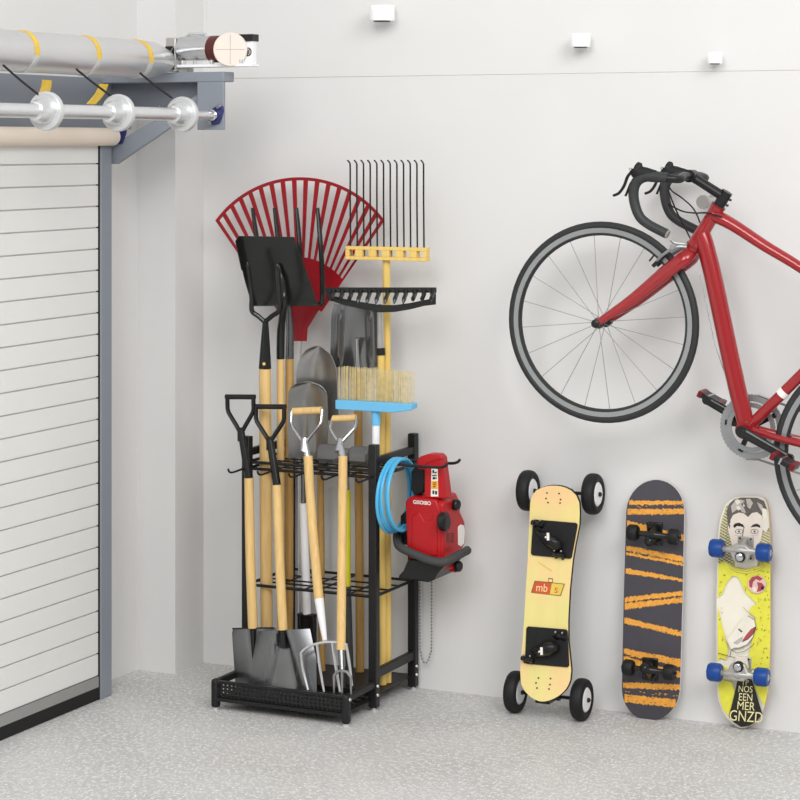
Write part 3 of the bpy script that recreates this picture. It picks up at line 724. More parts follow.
# bumper bar
q = [P(397.5,530,Y=YW+.08),P(397,540,Y=YW+.03),P(400,547,Y=YW-.015),P(412,553,Y=YW-.026),P(428,559.5,Y=YW-.03),P(440,562,Y=YW-.03),P(448,560.5,X=XS+.04),P(457,556,X=XS+.05),P(467,550.5,X=XS+.05)]
bu = MB().tube(smoothpath(q,5),.0145,12); bu.ball(q[-1],.0155,12); bu.build('bumper', M['grip_grey'], ws)
# foot and inlet
pxprism_y(MB(), [(408,559),(441,561),(444,566),(437,574),(434,580),(428,582.5),(412,580),(398,579),(398.5,576),(403,571)], YW-.012, .15).build('foot', M['plastic_black'], ws, bevel=.005)
pxprism_y(MB(), [(400,516),(406,510),(407,545),(401,545)], YW+.05,.08).build('rear_cover', M['plastic_black'], ws, bevel=.004)
# hose coil
XH = .915
hc0 = P(398.5,497.5,X=XH); ry = (P(415.5,497,X=XH).y-P(382.5,497,X=XH).y)/2; rz = (P(398,459,X=XH).z-P(398,535,X=XH).z)/2
pts = []
N_ = 5
HS = [1.0,.86,.95,.77,.91,.82]
for k in range(N_*40+1):
    a = 2*math.pi*k/40+math.pi/2; turn = k/40
    spread = (turn/N_-.5)
    kk = 1 + .05*math.sin(turn*2.1)
    top = (1+math.sin(a))/2
    q0 = min(int(turn),N_-1); hs_ = HS[q0]+(HS[q0+1]-HS[q0])*(turn-q0)
    pts.append(Vector((XH+spread*.048*(1.2-top*.5)+.003*math.sin(turn*5), hc0.y+ry*1.04*math.cos(a)*hs_, hc0.z+rz+.002-rz*(1-math.sin(a))*(hs_*.5+.5))))
tag(MB().tube(pts,.0058,8).build('hose', M['hose'], None, hc0), 'coiled sky blue hose hanging from the side hook left of the red pressure washer', 'hose')
# bead chain of the door
mb = MB(); yv = -.03
cpts = [P(431.5,520,Y=yv),P(431.5,640,Y=yv),P(430.5,652,Y=yv),P(428.5,660,Y=yv),P(425.5,663,Y=yv),P(422.5,660,Y=yv),P(420.7,652,Y=yv),P(420,640,Y=yv),P(420,520,Y=yv)]
sp = smoothpath(cpts,40); L_ = 0; last = sp[0]; step = .0115
mb.ball(last,.0038,6)
for p in sp[1:]:
    while (p-last).length >= step:
        last = last+(p-last).normalized()*step; mb.ball(last,.0038,6)
chn = thing('bead_chain','thin grey bead chain loop hanging on the wall below the red pressure washer','chain',(cpts[0].x,-.0,cpts[0].z))
mb.tube(sp,.0009,4); mb.build('beads', mat('bead_grey', srgb(138,138,138), .4, .3), chn)
MB().cyl((cpts[0].x-.018,0,cpts[0].z+.004),(cpts[0].x-.018,-.045,cpts[0].z+.004),.02,seg=16).build('chain_hook', M['white_trim'], chn)
# ================================================================== BICYCLE
Y0 = -.25
def b(x, y, d=0): return P(x, y, Y=Y0+d)
def b0(x, y, d=0):                       # point on the bike's centre plane, then moved across by d
    p = P(x, y, Y=Y0); p.y += d; return p
F = b(602.3,322.2); R_ = b(878,460); BBp = b(747,429)
bike = thing('bicycle','red road bicycle with drop handlebars hung on the wall','bicycle',(BBp.x,Y0,BBp.z-.3))
WR = (b(602.5,220.9).z-b(602.5,422.6).z)/2
YA = Vector((0,1,0))
def wheel(name, c, rear=False):
    # rim profile (deep section)
    t = .0105
    prof = [(WR-.042,-.006),(WR-.038,-.0095),(WR-.021,-.0108),(WR-.021,.0108),(WR-.038,.0095),(WR-.042,.006)]
    rim = MB().lathe(prof, c, YA, 72, closed=True).build(name, M['rim'], bike)
    MB().lathe([(WR-.046,-.004),(WR-.046,.004),(WR-.0415,.0102),(WR-.037,.0104),(WR-.037,.0095),(WR-.042,.003),(WR-.042,-.003),(WR-.037,-.0095),(WR-.037,-.0104),(WR-.0415,-.0102)], c, YA, 72, closed=True).build('rim_bed', M['tire'], rim)
    k = 14; tp = [(WR-.0130+.0130*math.cos(2*math.pi*i/k), .0118*math.sin(2*math.pi*i/k)) for i in range(k)]
    MB().lathe(tp, c, YA, 72, closed=True).build('tire', M['tire'], rim)
    MB().lathe([(.009,-.052),(.015,-.050),(.019,-.036),(.019,-.032),(.011,-.028),(.011,.028),(.019,.032),(.019,.036),(.015,.050),(.009,.052)], c, YA, 20).build('hub', M['plastic_black'], rim)
    for i in range(20):
        a = 2*math.pi*(i+.3)/20; side = -1 if i%2 else 1; h = a + (.55 if (i//2)%2 else -.55)*(0 if not rear else 1)
        p0 = c+Vector((math.cos(h)*.017, side*.032, math.sin(h)*.017)); p1 = c+Vector((math.cos(a)*(WR-.039), side*.002, math.sin(a)*(WR-.039)))
        MB().tube([p0,p1],.0011,6).build('spoke', M['spoke'], rim)
    MB().tube([c+Vector((math.cos(.9)*(WR-.039),0,math.sin(.9)*(WR-.039))), c+Vector((math.cos(.9)*(WR-.07),0,math.sin(.9)*(WR-.07)))],.003,8).build('valve', M['print_black'], rim)
    return rim
wheel('front_wheel', F); rw = wheel('rear_wheel', R_, True)
MB().lathe([(.045,0),(.05,.002),(.045,.006),(.035,.02),(.03,.024)],R_+Vector((0,.026,0)),YA,30).build('cassette', M['grey_steel'], rw)
HT0, HT1 = b(718,207), b(696,243)         # head tube top and bottom
SC = b(864,312)                            # seat cluster
hd = (HT1-HT0).normalized()
fr = MB()
fr.tube([HT0-hd*.004,HT0+hd*.02,HT0.lerp(HT1,.5),HT1-hd*.02,HT1+hd*.01],[.023,.022,.022,.024,.025],18)
fr.tube(smoothpath([HT1-hd*.035,b(706,248),b(715,285),b(733,370),b(747,428)],5),[.027,.0275,.028,.028,.026],18,sq=(1,1.05))
fr.tube(smoothpath([HT0+hd*.03,b(733,225),b(765,246),b(801,268),SC],5),[.023,.0205,.0185,.017,.016],16,sq=(1.1,1))
fr.tube([BBp,SC,SC+(SC-BBp).normalized()*.03],[.018,.0165,.0165],16)
fr.tube([BBp+YA*-.040,BBp+YA*.040],.0275,20)
for s in (-1,1):
    fr.tube(smoothpath([BBp+Vector((.02,s*.018,0)),BBp.lerp(R_,.3)+YA*s*.034,BBp.lerp(R_,.7)+YA*s*.052,R_+YA*s*.062],4),[.013,.0115,.010,.009],12)
    fr.tube(smoothpath([SC+YA*s*.012,SC.lerp(R_,.4)+YA*s*.035,R_+YA*s*.062],4),[.009,.0075],12)
    fr.cyl(R_+YA*s*.056,R_+YA*s*.068,.016,seg=14)
frame = fr.build('frame', M['red'], bike, angle=50)
sd = (SC-BBp).normalized(); w0 = BBp.lerp(SC,.0)+sd*((b(783,393)-BBp).length)
MB().tube([w0-sd*.010,w0+sd*.010],.0192,16).build('white_band', M['print_white'], frame)
# fork
fk = MB(); CR = HT1+hd*.045
fk.tube([HT1+hd*.012,CR],[.025,.022],18)
fx = (F-CR)
for s in (-1,1):
    q = [CR+YA*s*.006-hd*.012, CR+YA*s*.034+hd*.012, CR+fx*.3+YA*s*.036+Vector((.008,0,.0)), CR+fx*.65+YA*s*.044+Vector((.010,0,-.002)), F+YA*s*.055]
    fk.tube(smoothpath(q,6),[.020,.024,.022,.0165,.010],14,sq=(.8,1.15),up=(0,1,0))
fk.build('fork', M['red'], bike, angle=50)
for s in (-1,1): MB().lathe([(.012,0),(.014,.003),(.014,.008),(.008,.012)],F+YA*s*.060,YA*s,16).build('axle_nut', M['plastic_black'], bike)
M['ring'] = mat('dark_red_ring', srgb(120,26,30), .3)
MB().tube([HT1+hd*.010,HT1+hd*.014],.0275,18).build('headset_ring', M['ring'], bike)
MB().tube([HT0-hd*.006,HT0-hd*.001],.0245,18).build('headset_ring', M['ring'], bike)
# stem and spacers
S0 = HT0-hd*.012
st = MB(); st.tube([HT0-hd*.004,HT0-hd*.058],.0185,18)
ST = HT0-hd*.038; BC = b(691,176)           # bar clamp
st.tube([ST,ST.lerp(BC,.75),BC],[.0165,.0155,.017],16); st.tube([BC-YA*.024,BC+YA*.024],.0205,18)
st.build('stem', M['plastic_black'], bike, angle=50)
for px,py in ((729,200),(726,205.5)): MB().lathe([(.004,0),(.004,.008)],b(px,py,-.006),(RT.x,RT.y,0),8).build('bolt', M['tool_black'], bike)
# handlebar
def rel(x,y): return P(x,y,Y=Y0-.155)       # read on the near drop
near = [rel(676.5,179),rel(668,178.5),rel(655,176.5),rel(644,177),rel(636.5,182),rel(633.5,192),rel(635,205),rel(640,217),rel(648,224),rel(657,229),rel(667,234)]
def side(pts, s): return [Vector((p.x, Y0+s*.155, p.z)) for p in pts]
nn = side(near,-1); ff = side(near,1)
hb_ = MB()
hb_.tube(smoothpath([BC, BC+YA*-.08, Vector((nn[0].x+.004,Y0-.13,nn[0].z)), nn[0].lerp(nn[1],.6), nn[2]],5),.0135,14)
hb_.tube(smoothpath([BC, BC+YA*.08, Vector((nn[0].x+.004,Y0+.13,nn[0].z)), ff[0].lerp(ff[1],.6), ff[2]],5),.0135,14)
bar_ = hb_.build('handlebar', M['plastic_black'], bike)
for q in (nn, ff):
    MB().tube(smoothpath(q[1:],5),[.0175,.0175,.0165,.0155,.0155],14).build('bar_tape', M['tape'], bar_)
    d = (q[-1]-q[-2]).normalized(); MB().tube([q[-1],q[-1]+d*.005],[.0155,.012],14).build('end_plug', M['rim'], bar_)
    yy = q[0].y; H = lambda x,y: Vector((rel(x,y).x, yy, rel(x,y).z))
    MB().tube(smoothpath([H(656,176.5),H(646,174.5),H(638,172.5),H(635,168)],5),[.0165,.020,.0205,.017],14,sq=(.8,1.15)).tube(smoothpath([H(638,176),H(638.5,168),H(640,162.5)],5),[.020,.017,.012,.006],12,sq=(.75,1.1)).build('brake_hood', M['rubber'], bar_)
    for pts,r in (([H(634,170),H(628,176),H(624,186),H(619,193),H(613.5,195.5)],.0058),([H(636,176),H(631,183),H(628,190),H(625.5,196)],.0045)):
        MB().tube(smoothpath(pts,5),r,10,sq=(1.5,.8),up=(0,1,0)).build('brake_lever', M['plastic_black'], bar_)
    MB().lathe([(.005,0),(.005,.008)],H(632.5,169)+YA*-.016,-YA,10).build('lever_pivot', M['steel'], bar_)
# cables
for pts in ([b(668,184,.15),b(672,191,.14),b(682,198,.12),b(692,207,.05),b(697,215,-.03),b(700,223,-.032)],[b(666,203,.15),b(682,211,.1),b(695,213,0),b(707,213,-.034),b(722,217,-.03)],[b(668,190,-.19),b(676,210,-.10),b(686,230,-.04),b(690,238,-.032)]):
    MB().tube(smoothpath(pts,8),.0026,7).build('cable', M['rubber'], bike)
MB().tube([b(700,275),b(715,345),b(738,412)],.0013,6).build('down_tube_cable', M['steel'], bike)
# front brake caliper
cpx = MB(); 
cpx.tube(smoothpath([b(686,247,-.03),b(676,247,-.045),b(664,254,-.04),b(657,261,-.022)],5),[.0058,.0055,.0045],10)
cpx.tube(smoothpath([b(684,244,-.035),b(675,243,-.05),b(671,240,-.052)],4),.0055,10)
cpx.tube(smoothpath([b(686,247,.02),b(678,250,.035),b(668,257,.035),b(661,263,.022)],5),.008,10)
cpx.cyl(b(672,247,-.06),b(672,247,-.035),.008,seg=10)
cal = cpx.build('brake_caliper', M['rim'], bike)
for s in (-1,1): MB().bar(b0(667,254,s*.021),b0(655,266,s*.021),.011,.010,(0,1,0)).build('brake_pad', M['rubber'], cal)
# drivetrain
CK = BBp+YA*.048
mb = MB()
def ringplate(mb, c, ro, ri, th, teeth=0, seg=100):
    A=[];B=[];C=[];D=[]
    for i in range(seg):
        a = 2*math.pi*i/seg; r = ro+(.0028 if teeth and i%2 else 0)
        dx,dz = math.cos(a),math.sin(a)
        A.append(mb.v(c+Vector((dx*r,-th/2,dz*r)))); B.append(mb.v(c+Vector((dx*r,th/2,dz*r))))
        C.append(mb.v(c+Vector((dx*ri,-th/2,dz*ri)))); D.append(mb.v(c+Vector((dx*ri,th/2,dz*ri))))
    for i in range(seg):
        j=(i+1)%seg
        mb.f([A[i],A[j],C[j],C[i]]); mb.f([B[i],D[i],D[j],B[j]]); mb.f([A[i],B[i],B[j],A[j]]); mb.f([C[i],C[j],D[j],D[i]])
ringplate(mb, CK+YA*.008, .103, .082, .004, True); cr = mb.build('chainring', M['rim'], bike)
mb = MB(); ringplate(mb, CK-YA*.003, .078, .064, .004, True); mb.build('inner_chainring', M['rim'], cr)
mb = MB()
for k in range(5):
    a = 2*math.pi*k/5+.5; mb.bar(CK+YA*.004, CK+YA*.004+Vector((math.cos(a)*.088,0,math.sin(a)*.088)),.016,.008,(0,1,0))
mb.cyl(CK-YA*.006,CK+YA*.016,.024,seg=20); mb.build('spider', M['plastic_black'], cr)
ca = (b(800,459,-.085)-b(747,429,-.085)).normalized()
M['reflector'] = mat('dark_red_reflector', srgb(112,18,26), .3)
for s in (-1,1):
    c0 = BBp+YA*s*(.062 if s < 0 else .072); e = c0-ca*s*.172
    if s > 0: e = c0-ca*.172
    else: e = c0+ca*.172
    MB().tube([c0,c0.lerp(e,.5),e],[.0165,.0145,.013],14,sq=(.55,1.1),up=(0,1,0)).cyl(c0-YA*.008,c0+YA*.008,.018,seg=20).cyl(e-YA*.008,e+YA*.008,.0145,seg=16).build('crank_arm', M['tool_black'], bike)
    po = e+YA*s*.052; pd = Vector((ca.x,0,ca.z)); upv = Vector((-ca.z,0,ca.x))
    mb = MB(); mb.bar(po-pd*.042,po+pd*.042,.072,.018,upv); pe = mb.build('pedal', M['plastic_black'], bike, bevel=.003)
    for k in (-1,1): MB().bar(po+pd*k*.034-YA*.037,po+pd*k*.034+YA*.037,.014,.021,upv).build('reflector', M['reflector'], pe, bevel=.001)
    MB().bar(po-pd*.006-YA*.0375,po-pd*.006+YA*.0375,.006,.0205,upv).cyl(e+YA*s*.004,e+YA*s*.016,.006,seg=10).build('pedal_axle', M['steel'], pe)
mb = MB(); yo = YA*.056
mb.tube([BBp+yo+Vector((.02,0,.104)),R_+yo+Vector((0,0,.048))],.004,6); mb.tube([BBp+yo+Vector((-.02,0,-.104)),BBp+yo+Vector((.02,0,-.103)),R_+yo+Vector((.02,0,-.14))],.004,6)
mb.build('chain', M['grey_steel'], bike)
mb = MB(); mb.tube([R_+yo+Vector((.0,0,-.03)),R_+yo+Vector((.015,0,-.075)),R_+yo+Vector((.02,0,-.13))],.008,8); mb.cyl(R_+yo+Vector((.015,-.005,-.075)),R_+yo+Vector((.015,.005,-.075)),.022,seg=16); mb.cyl(R_+yo+Vector((.02,-.005,-.135)),R_+yo+Vector((.02,.005,-.135)),.022,seg=16); mb.build('rear_derailleur', M['plastic_black'], bike)
# seat post and saddle (beyond the right edge)
sp0 = SC+sd*.02; sp1 = SC+sd*.16
MB().tube([sp0,sp1],.0135,14).build('seat_post', M['plastic_black'], bike)
fwd = Vector((F.x-R_.x,0,F.z-R_.z)).normalized(); up_ = Vector((-fwd.z,0,fwd.x)); 
if up_.dot(sd) < 0: up_ = -up_
rows = []
for i in range(13):
    v = i/12; hw = .022+.05*max(0,(v-.35)/.65)**1.3
    rows.append([sp1+fwd*(.13-.26*v)+YA*(-1+2*j/8)*hw+up_*(.035-.02*(-1+2*j/8)**2+.012*abs(v-.4)) for j in range(9)])
MB().sheet(rows,.022).build('saddle', M['tape'], bike, angle=60)
# wall peg
p = b(702.5,202,.085)
pg = thing('wall_peg','round grey wall peg behind the bicycle stem','peg',(p.x,0,p.z))
MB().lathe([(.021,0),(.0225,.003),(.0225,.02),(.012,.02),(.012,-p.y-.004)],(p.x,p.y,p.z),YA,22).build('peg', M['peg'], pg)
MB().lathe([(.03,-.008),(.03,0)],(p.x,0,p.z),YA,22).build('wall_plate', M['peg'], pg)
# ================================================================== BOARDS
def two_tone(o, dirv, i=1, lim=.6):
    for p in o.data.polygons:
        if p.normal.dot(dirv) > lim: p.material_index = i
def interp(tab, y):
    for (y0,*a),(y1,*c) in zip(tab[:-1],tab[1:]):
        if y <= y1: t = (y-y0)/(y1-y0); return [u+(w_-u)*t for u,w_ in zip(a,c)]
    return tab[-1][1:]
def deck(name, outl, Yd, th, mats, parent, nu=10):
    rows = []
    ys = [outl[0][0]]
    for (y0,*_),(y1,*_) in zip(outl[:-1],outl[1:]):
        k = max(1,int((y1-y0)/8)); ys += [y0+(y1-y0)*(q+1)/k for q in range(k)]
    for y in ys:
        xl, xr = interp(outl, y); rows.append([P(xl+(xr-xl)*k/nu, y, Y=Yd(y)+th/2) for k in range(nu+1)])
    o = MB().sheet(rows, th).build(name, mats, parent, angle=40)
    two_tone(o, Vector((0,-1,0))); return o
class Art:
    """flat printed shapes laid on a deck; every shape is cut to follow the deck's bend"""
    def __init__(s, Yd, clip=None): s.Yd = Yd; s.mb = MB(); s.layer = 0; s.clip = clip
    def poly(s, pts, mi):
        s.layer += 1; bm = bmesh.new()
        f = bm.faces.new([bm.verts.new((x,y,0)) for x,y in pts]); f.normal_update()
        bmesh.ops.triangulate(bm, faces=[f])
        ys = [q[1] for q in pts]; y = math.ceil(min(ys)/6)*6
        while y < max(ys):
            bmesh.ops.bisect_plane(bm, geom=bm.verts[:]+bm.edges[:]+bm.faces[:], plane_co=(0,y,0), plane_no=(0,1,0), dist=1e-5); y += 6
        s.add(bm, mi)
    def add(s, bm, mi):
        off = .0006+.00006*s.layer; s.mb.mi = mi
        mp = {v: s.mb.v(P(v.co.x, v.co.y, Y=s.Yd(v.co.y)-off)) for v in bm.verts}
        for f in bm.faces: s.mb.f([mp[v] for v in f.verts])
        bm.free()
    def ring(s, cx, cy, rx, ry, mi, n=20): s.poly([(cx+rx*math.cos(2*math.pi*k/n), cy+ry*math.sin(2*math.pi*k/n)) for k in range(n)], mi)
    def line(s, pts, w_, mi):
        pts = [Vector((x,y,0)) for x,y in pts]; A=[];B=[]
        for i,p in enumerate(pts):
            d = (pts[min(i+1,len(pts)-1)]-pts[max(i-1,0)]).normalized(); n = Vector((-d.y,d.x,0))*w_/2
            A.append(p+n); B.append(p-n)
        s.poly([(p.x,p.y) for p in A+B[::-1]], mi)
    def text(s, body, cx, cy, sx, sy, mi, rot=0):
        s.layer += 1
        c = bpy.data.curves.new('t','FONT'); c.body = body; c.size = 1; c.align_x = 'CENTER'; c.align_y = 'CENTER'; c.offset = 0
        ob = bpy.data.objects.new('t', c); me = ob.to_mesh(); bm = bmesh.new(); bm.from_mesh(me)
        ob.to_mesh_clear(); bpy.data.objects.remove(ob); bpy.data.curves.remove(c)
        for v in bm.verts:
            x, y = v.co.x*sx, -v.co.y*sy; v.co = (cx+x*math.cos(rot)-y*math.sin(rot), cy+x*math.sin(rot)+y*math.cos(rot), 0)
        s.add(bm, mi)
    def build(s, name, mats, parent): return s.mb.build(name, mats, parent, recalc=False)
# ---- 1 mountain board
def Y1(y): return -.232+(.077)*(701-y)/216 - .016*max(0,(530-y)/45)**2 - .012*max(0,(y-662)/40)**2
o1 = [(485.2,551.5,557.5),(485.7,547.5,561.5),(487,543,566),(490,537,572),(495,533,577),(502,531,580),(512,530.5,580.5),(525,530,580),(545,529,576),(560,528.5,573.5),(590,526.5,570.5),(620,525,569),(640,523.5,569),(655,522,570.5),(670,521,572),(680,521.5,571),(685,522.3,569.2),(689,524.3,566.8),(692,526.4,564.2),(695,529.2,560.8),(697.5,532.2,557),(699.5,535.4,552.8),(701,539,548.5),(701.6,541.5,545.5)]
c = P(548,715,Z=0)
mbd = thing('mountain_board','yellow mountain board with four black pneumatic wheels leaning on the wall','skateboard',(c.x,-.2,0))
def deck_yellow():
    m = mat('yellow_wood_deck', srgb(231,218,140), .45, 0, .04, 3, (9,9,1.2)); n = m.node_tree.nodes; L = m.node_tree.links
    z = n.new('ShaderNodeTexNoise'); z.inputs['Scale'].default_value = 4.5; t = n.new('ShaderNodeTexCoord'); L.new(t.outputs['Object'], z.inputs['Vector'])
    r = n.new('ShaderNodeMapRange'); r.inputs[1].default_value = .42; r.inputs[2].default_value = .60; L.new(z.outputs['Fac'], r.inputs[0])
    x = n.new('ShaderNodeMix'); x.data_type = 'RGBA'; x.inputs[7].default_value = srgb(243,204,148); L.new(r.outputs[0], x.inputs[0])
    bsdf = n['Principled BSDF']; src = bsdf.inputs['Base Color'].links[0].from_socket; L.new(src, x.inputs[6]); L.new(x.outputs[2], bsdf.inputs['Base Color']); return m
dk = deck('deck', o1, Y1, .014, [M['seal'], deck_yellow()], mbd)
a = Art(Y1)
for cy,(xs,ys) in ((500,((547,493),(559,493.5),(546,498.5),(560.5,499.5),(548,502.5),(560,503))),(685,((539,678),(551,678.5),(536,683),(550,684.5),(537.5,687.5),(549,688.5)))) if False else (): pass
for x,y in ((547,493),(559,493.5),(546,498.5),(560.5,499.5),(548,502.5),(560,503),(538.5,678),(550.5,678.5),(536,683),(550,684.5),(537,688),(549,689)): a.ring(x,y,.9,.9,0,8)
a.poly([(534.6,580.8),(548.5,582),(548.3,578),(552.8,578.4),(552.8,582.6),(564.8,583.8),(560.8,596),(531,592.6)],1)
a.poly([(535.2,581.6),(551.6,583.2),(549.6,594.4),(532,592.2)],2)
a.poly([(551.8,583.2),(563.8,584.4),(560.2,595.2),(549.8,594.2)],3)
a.poly([(549,579),(552.2,579.3),(552.2,582),(549,581.8)],4)
a.text('mb',541.8,588,9.4,11.5,4,.08); a.text('s',556.2,589.5,11,11.5,2,.08)
a.line([(538,562),(545,566.5),(552,571)],.6,3)
a.build('deck_graphic', [M['print_black'], mat('logo_outline', srgb(120,84,48)), mat('logo_red', srgb(204,84,52)), mat('logo_yellow', srgb(226,196,84)), mat('logo_pale', srgb(240,214,150))], dk)
def y1prism(pts, front, th, nm, m, par, bevel=.003):
    mb = MB(); A = [mb.v(P(x,y,Y=Y1(y)-front)) for x,y in pts]; B = [mb.v(P(x,y,Y=Y1(y)-front)+Vector((0,th,0))) for x,y in pts]; n = len(A)
    mb.f(A); mb.f(B[::-1])
    for i in range(n): mb.f([A[i],B[i],B[(i+1)%n],A[(i+1)%n]])
    return mb.build(nm, m, par, bevel=bevel)
for pad,hinge1,hinge2,core in (
    ([(532.5,521),(534,519.5),(576,523),(577.5,525),(571.5,557.5),(570,559),(532,555.5),(530.5,553.5)],(539,523.5),(560,554.5),[(534,529),(546,531.5),(556,537),(562,542),(562.5,549),(556,552),(545,546),(538,537)]),
    ([(526,628),(528,626.5),(566,629.5),(567.5,631.5),(569,666),(567,667.5),(526,664),(524.5,662)],(561,636),(529,659),[(530,650),(538,645),(544,641),(552,640.5),(559,645),(559,651),(550,656.5),(536,657.5)])):
    pd = y1prism(pad,.006,.006,'foot_pad',M['rubber'],mbd)
    n = len(core); cx_ = sum(q[0] for q in core)/n; cy_ = sum(q[1] for q in core)/n
    mb = MB(); rings = []
    for k,(s_,h_) in enumerate(((1.0,.006),(.97,.018),(.80,.036),(.5,.047),(.15,.05))):
        rings.append([mb.v(P(cx_+(x-cx_)*s_, cy_+(y-cy_)*s_, Y=Y1(cy_+(y-cy_)*s_)-h_)) for x,y in core])
    for A,B in zip(rings[:-1],rings[1:]):
        for i in range(n): mb.f([A[i],A[(i+1)%n],B[(i+1)%n],B[i]])
    mb.f(rings[-1]); mb.f(rings[0][::-1]); bd = mb.build('binding_strap',M['plastic_black'],mbd,angle=80)
    for hx,hy in (hinge1,hinge2):
        hp = P(hx,hy,Y=Y1(hy)); q = MB(); q.tube([hp+Vector((-.022,-.012,.004)),hp+Vector((.022,-.016,0))],.008,10); q.tube([hp+Vector((-.012,-.004,-.010)),hp+Vector((-.012,-.024,.012))],.006,8); q.tube([hp+Vector((.012,-.004,-.012)),hp+Vector((.012,-.024,.012))],.006,8)
        hg = q.build('strap_hinge',M['plastic_black'],mbd)
        for dx in (-.012,.012): MB().lathe([(.0035,0),(.003,.003)],hp+Vector((dx,-.019,.016)),(0,-1,0),8).build('rivet',M['chrome'],hg)
    lx, ly = (548,536.5) if hy < 600 else (541.5,651)
    tp = P(lx,ly,Y=Y1(ly)-.0515)
    MB().prism([(-.005,-.013),(.004,-.013),(.006,.012),(-.003,.013)],tp,(.97,0,.1),(-.1,0,.97),.002).prism([(-.011,-.006),(-.005,-.005),(-.005,.001),(-.010,0)],tp,(1,0,0),(0,0,1),.002).build('strap_label',M['print_white'],bd)
for (l,r),Yw in ((((528,490.5),(593,494)),-.077),(((515.5,690.5),(581.5,698)),-.157)):
    A, B = P(*l,Y=Yw), P(*r,Y=Yw); 
    if Yw < -.1: A.z = B.z = .0695
    ax = (B-A).normalized()
    tr = MB().tube([A,B],.006,10); mid = A.lerp(B,.5); tr.tube([A.lerp(B,.32),A.lerp(B,.68)],.014,12)
    tr.bar(mid+Vector((0,-.055,0)),mid,.05,.03,(0,0,1))
    tr = tr.build('truck',M['grey_steel'] if False else M['tool_black'],mbd)
    for e,s in ((A,-1),(B,1)):
        k = 18; R0, w_ = .0695, .0225
        tp = [(R0-.0165+.0165*(abs(math.cos(2*math.pi*i/k))**.8)*(1 if math.cos(2*math.pi*i/k) > 0 else -1), w_*(abs(math.sin(2*math.pi*i/k))**.8)*(1 if math.sin(2*math.pi*i/k) > 0 else -1)) for i in range(k)]
        wh_ = MB().lathe(tp,e,ax,40,closed=True).build('tire',M['rubber'],mbd,angle=60)
        MB().lathe([(.012,-.018),(.038,-.018),(.041,-.010),(.041,.017),(.036,.021),(.016,.022)],e,ax,28).build('wheel_hub',M['white_pole'],wh_)
        MB().lathe([(.008,.0),(.008,.027),(.005,.031)],e,ax,12).build('axle_nut',M['tool_black'],wh_)
# ---- generic skateboard truck
def truck(parent, cpx, l, r, Yd, hm, wm, wr, ww, ringdir, name_w='wheel', stand=.052, big=False):
    cy = cpx[1]; base = P(*cpx,Y=Yd(cy)); A = P(*l,Y=Yd(l[1])-stand); B = P(*r,Y=Yd(r[1])-stand); ax = (B-A).normalized(); mid = A.lerp(B,.5); L_ = (B-A).length
    up = Vector((0,0,1)); nrm = Vector((0,-1,0))
    t = MB(); 
    t.bar(base+up*(-.038),base+up*.038,.054,.014,nrm)
    tb = t.build('truck_base',hm,parent,bevel=.003)
    if big:
        c_ = mid-nrm*.006; k_ = ringdir; pl = [(-.062,.0075),(-.030,.010),(-.020,.020),(.020,.020),(.030,.010),(.062,.0075),(.062,-.0075),(.034,-.010),(.024,-.034),(.010,-.040),(-.010,-.040),(-.024,-.034),(-.034,-.010),(-.062,-.0075)]
        pl = [(x, -z*k_ if k_ > 0 else z) for x,z in pl]
        if k_ > 0: pl = pl[::-1]
        MB().prism(pl, c_+Vector((0,.008,0)), ax, (0,0,1), .022).build('truck_hanger',hm,parent,bevel=.004)
    h = MB(); h.tube([A.lerp(B,.14),A.lerp(B,.42),mid,A.lerp(B,.58),A.lerp(B,.86)],[.0085,.011,.0155,.011,.0085],14)
    pv = base+up*ringdir*.016+nrm*.036
    h.tube([mid,mid.lerp(pv,.6),pv],[.017,.019,.021],14,sq=(1,1)); h.tube([mid,base-up*ringdir*.026+nrm*.006],[.015,.009],12)
    h.build('pivot' if big else 'truck_hanger',hm,parent,angle=60)
    bu = MB().lathe([(.017,0),(.017,.016),(.012,.018)],base+up*ringdir*(.018 if big else .016)+nrm*(.053 if big else .045),nrm,20).build('bushing',M['rubber'] ,parent)
    MB().lathe([(.0125 if big else .010,0),(.0125 if big else .010,.006),(.006,.009)],base+up*ringdir*(.018 if big else .016)+nrm*(.0705 if big else .0625),nrm,16).build('kingpin_nut',M['chrome'] if big else M['tool_black'],bu)
    for e,s in ((A,-1),(B,1)):
        w_ = MB().lathe([(wr*.45,-ww/2),(wr*.86,-ww/2),(wr,-ww*.34),(wr,ww*.34),(wr*.86,ww/2),(wr*.45,ww/2)],e,ax,28).build(name_w,wm,parent,angle=50)
        MB().lathe([(wr*.36,-ww*.5-.0005),(wr*.36,ww*.5+.0005),(wr*.14,ww*.5+.003),(wr*.14,ww*.5+.008)],e,ax*s,16).build('bearing',M['steel'] if big else M['tool_black'],w_)
    for dx in (-.018,.018):
        for dz in (-.032,.032): MB().lathe([(.0035,0),(.003,.003)],base+Vector((dx,-.007,dz)),nrm,8).build('bolt',M['tool_black'],tb)
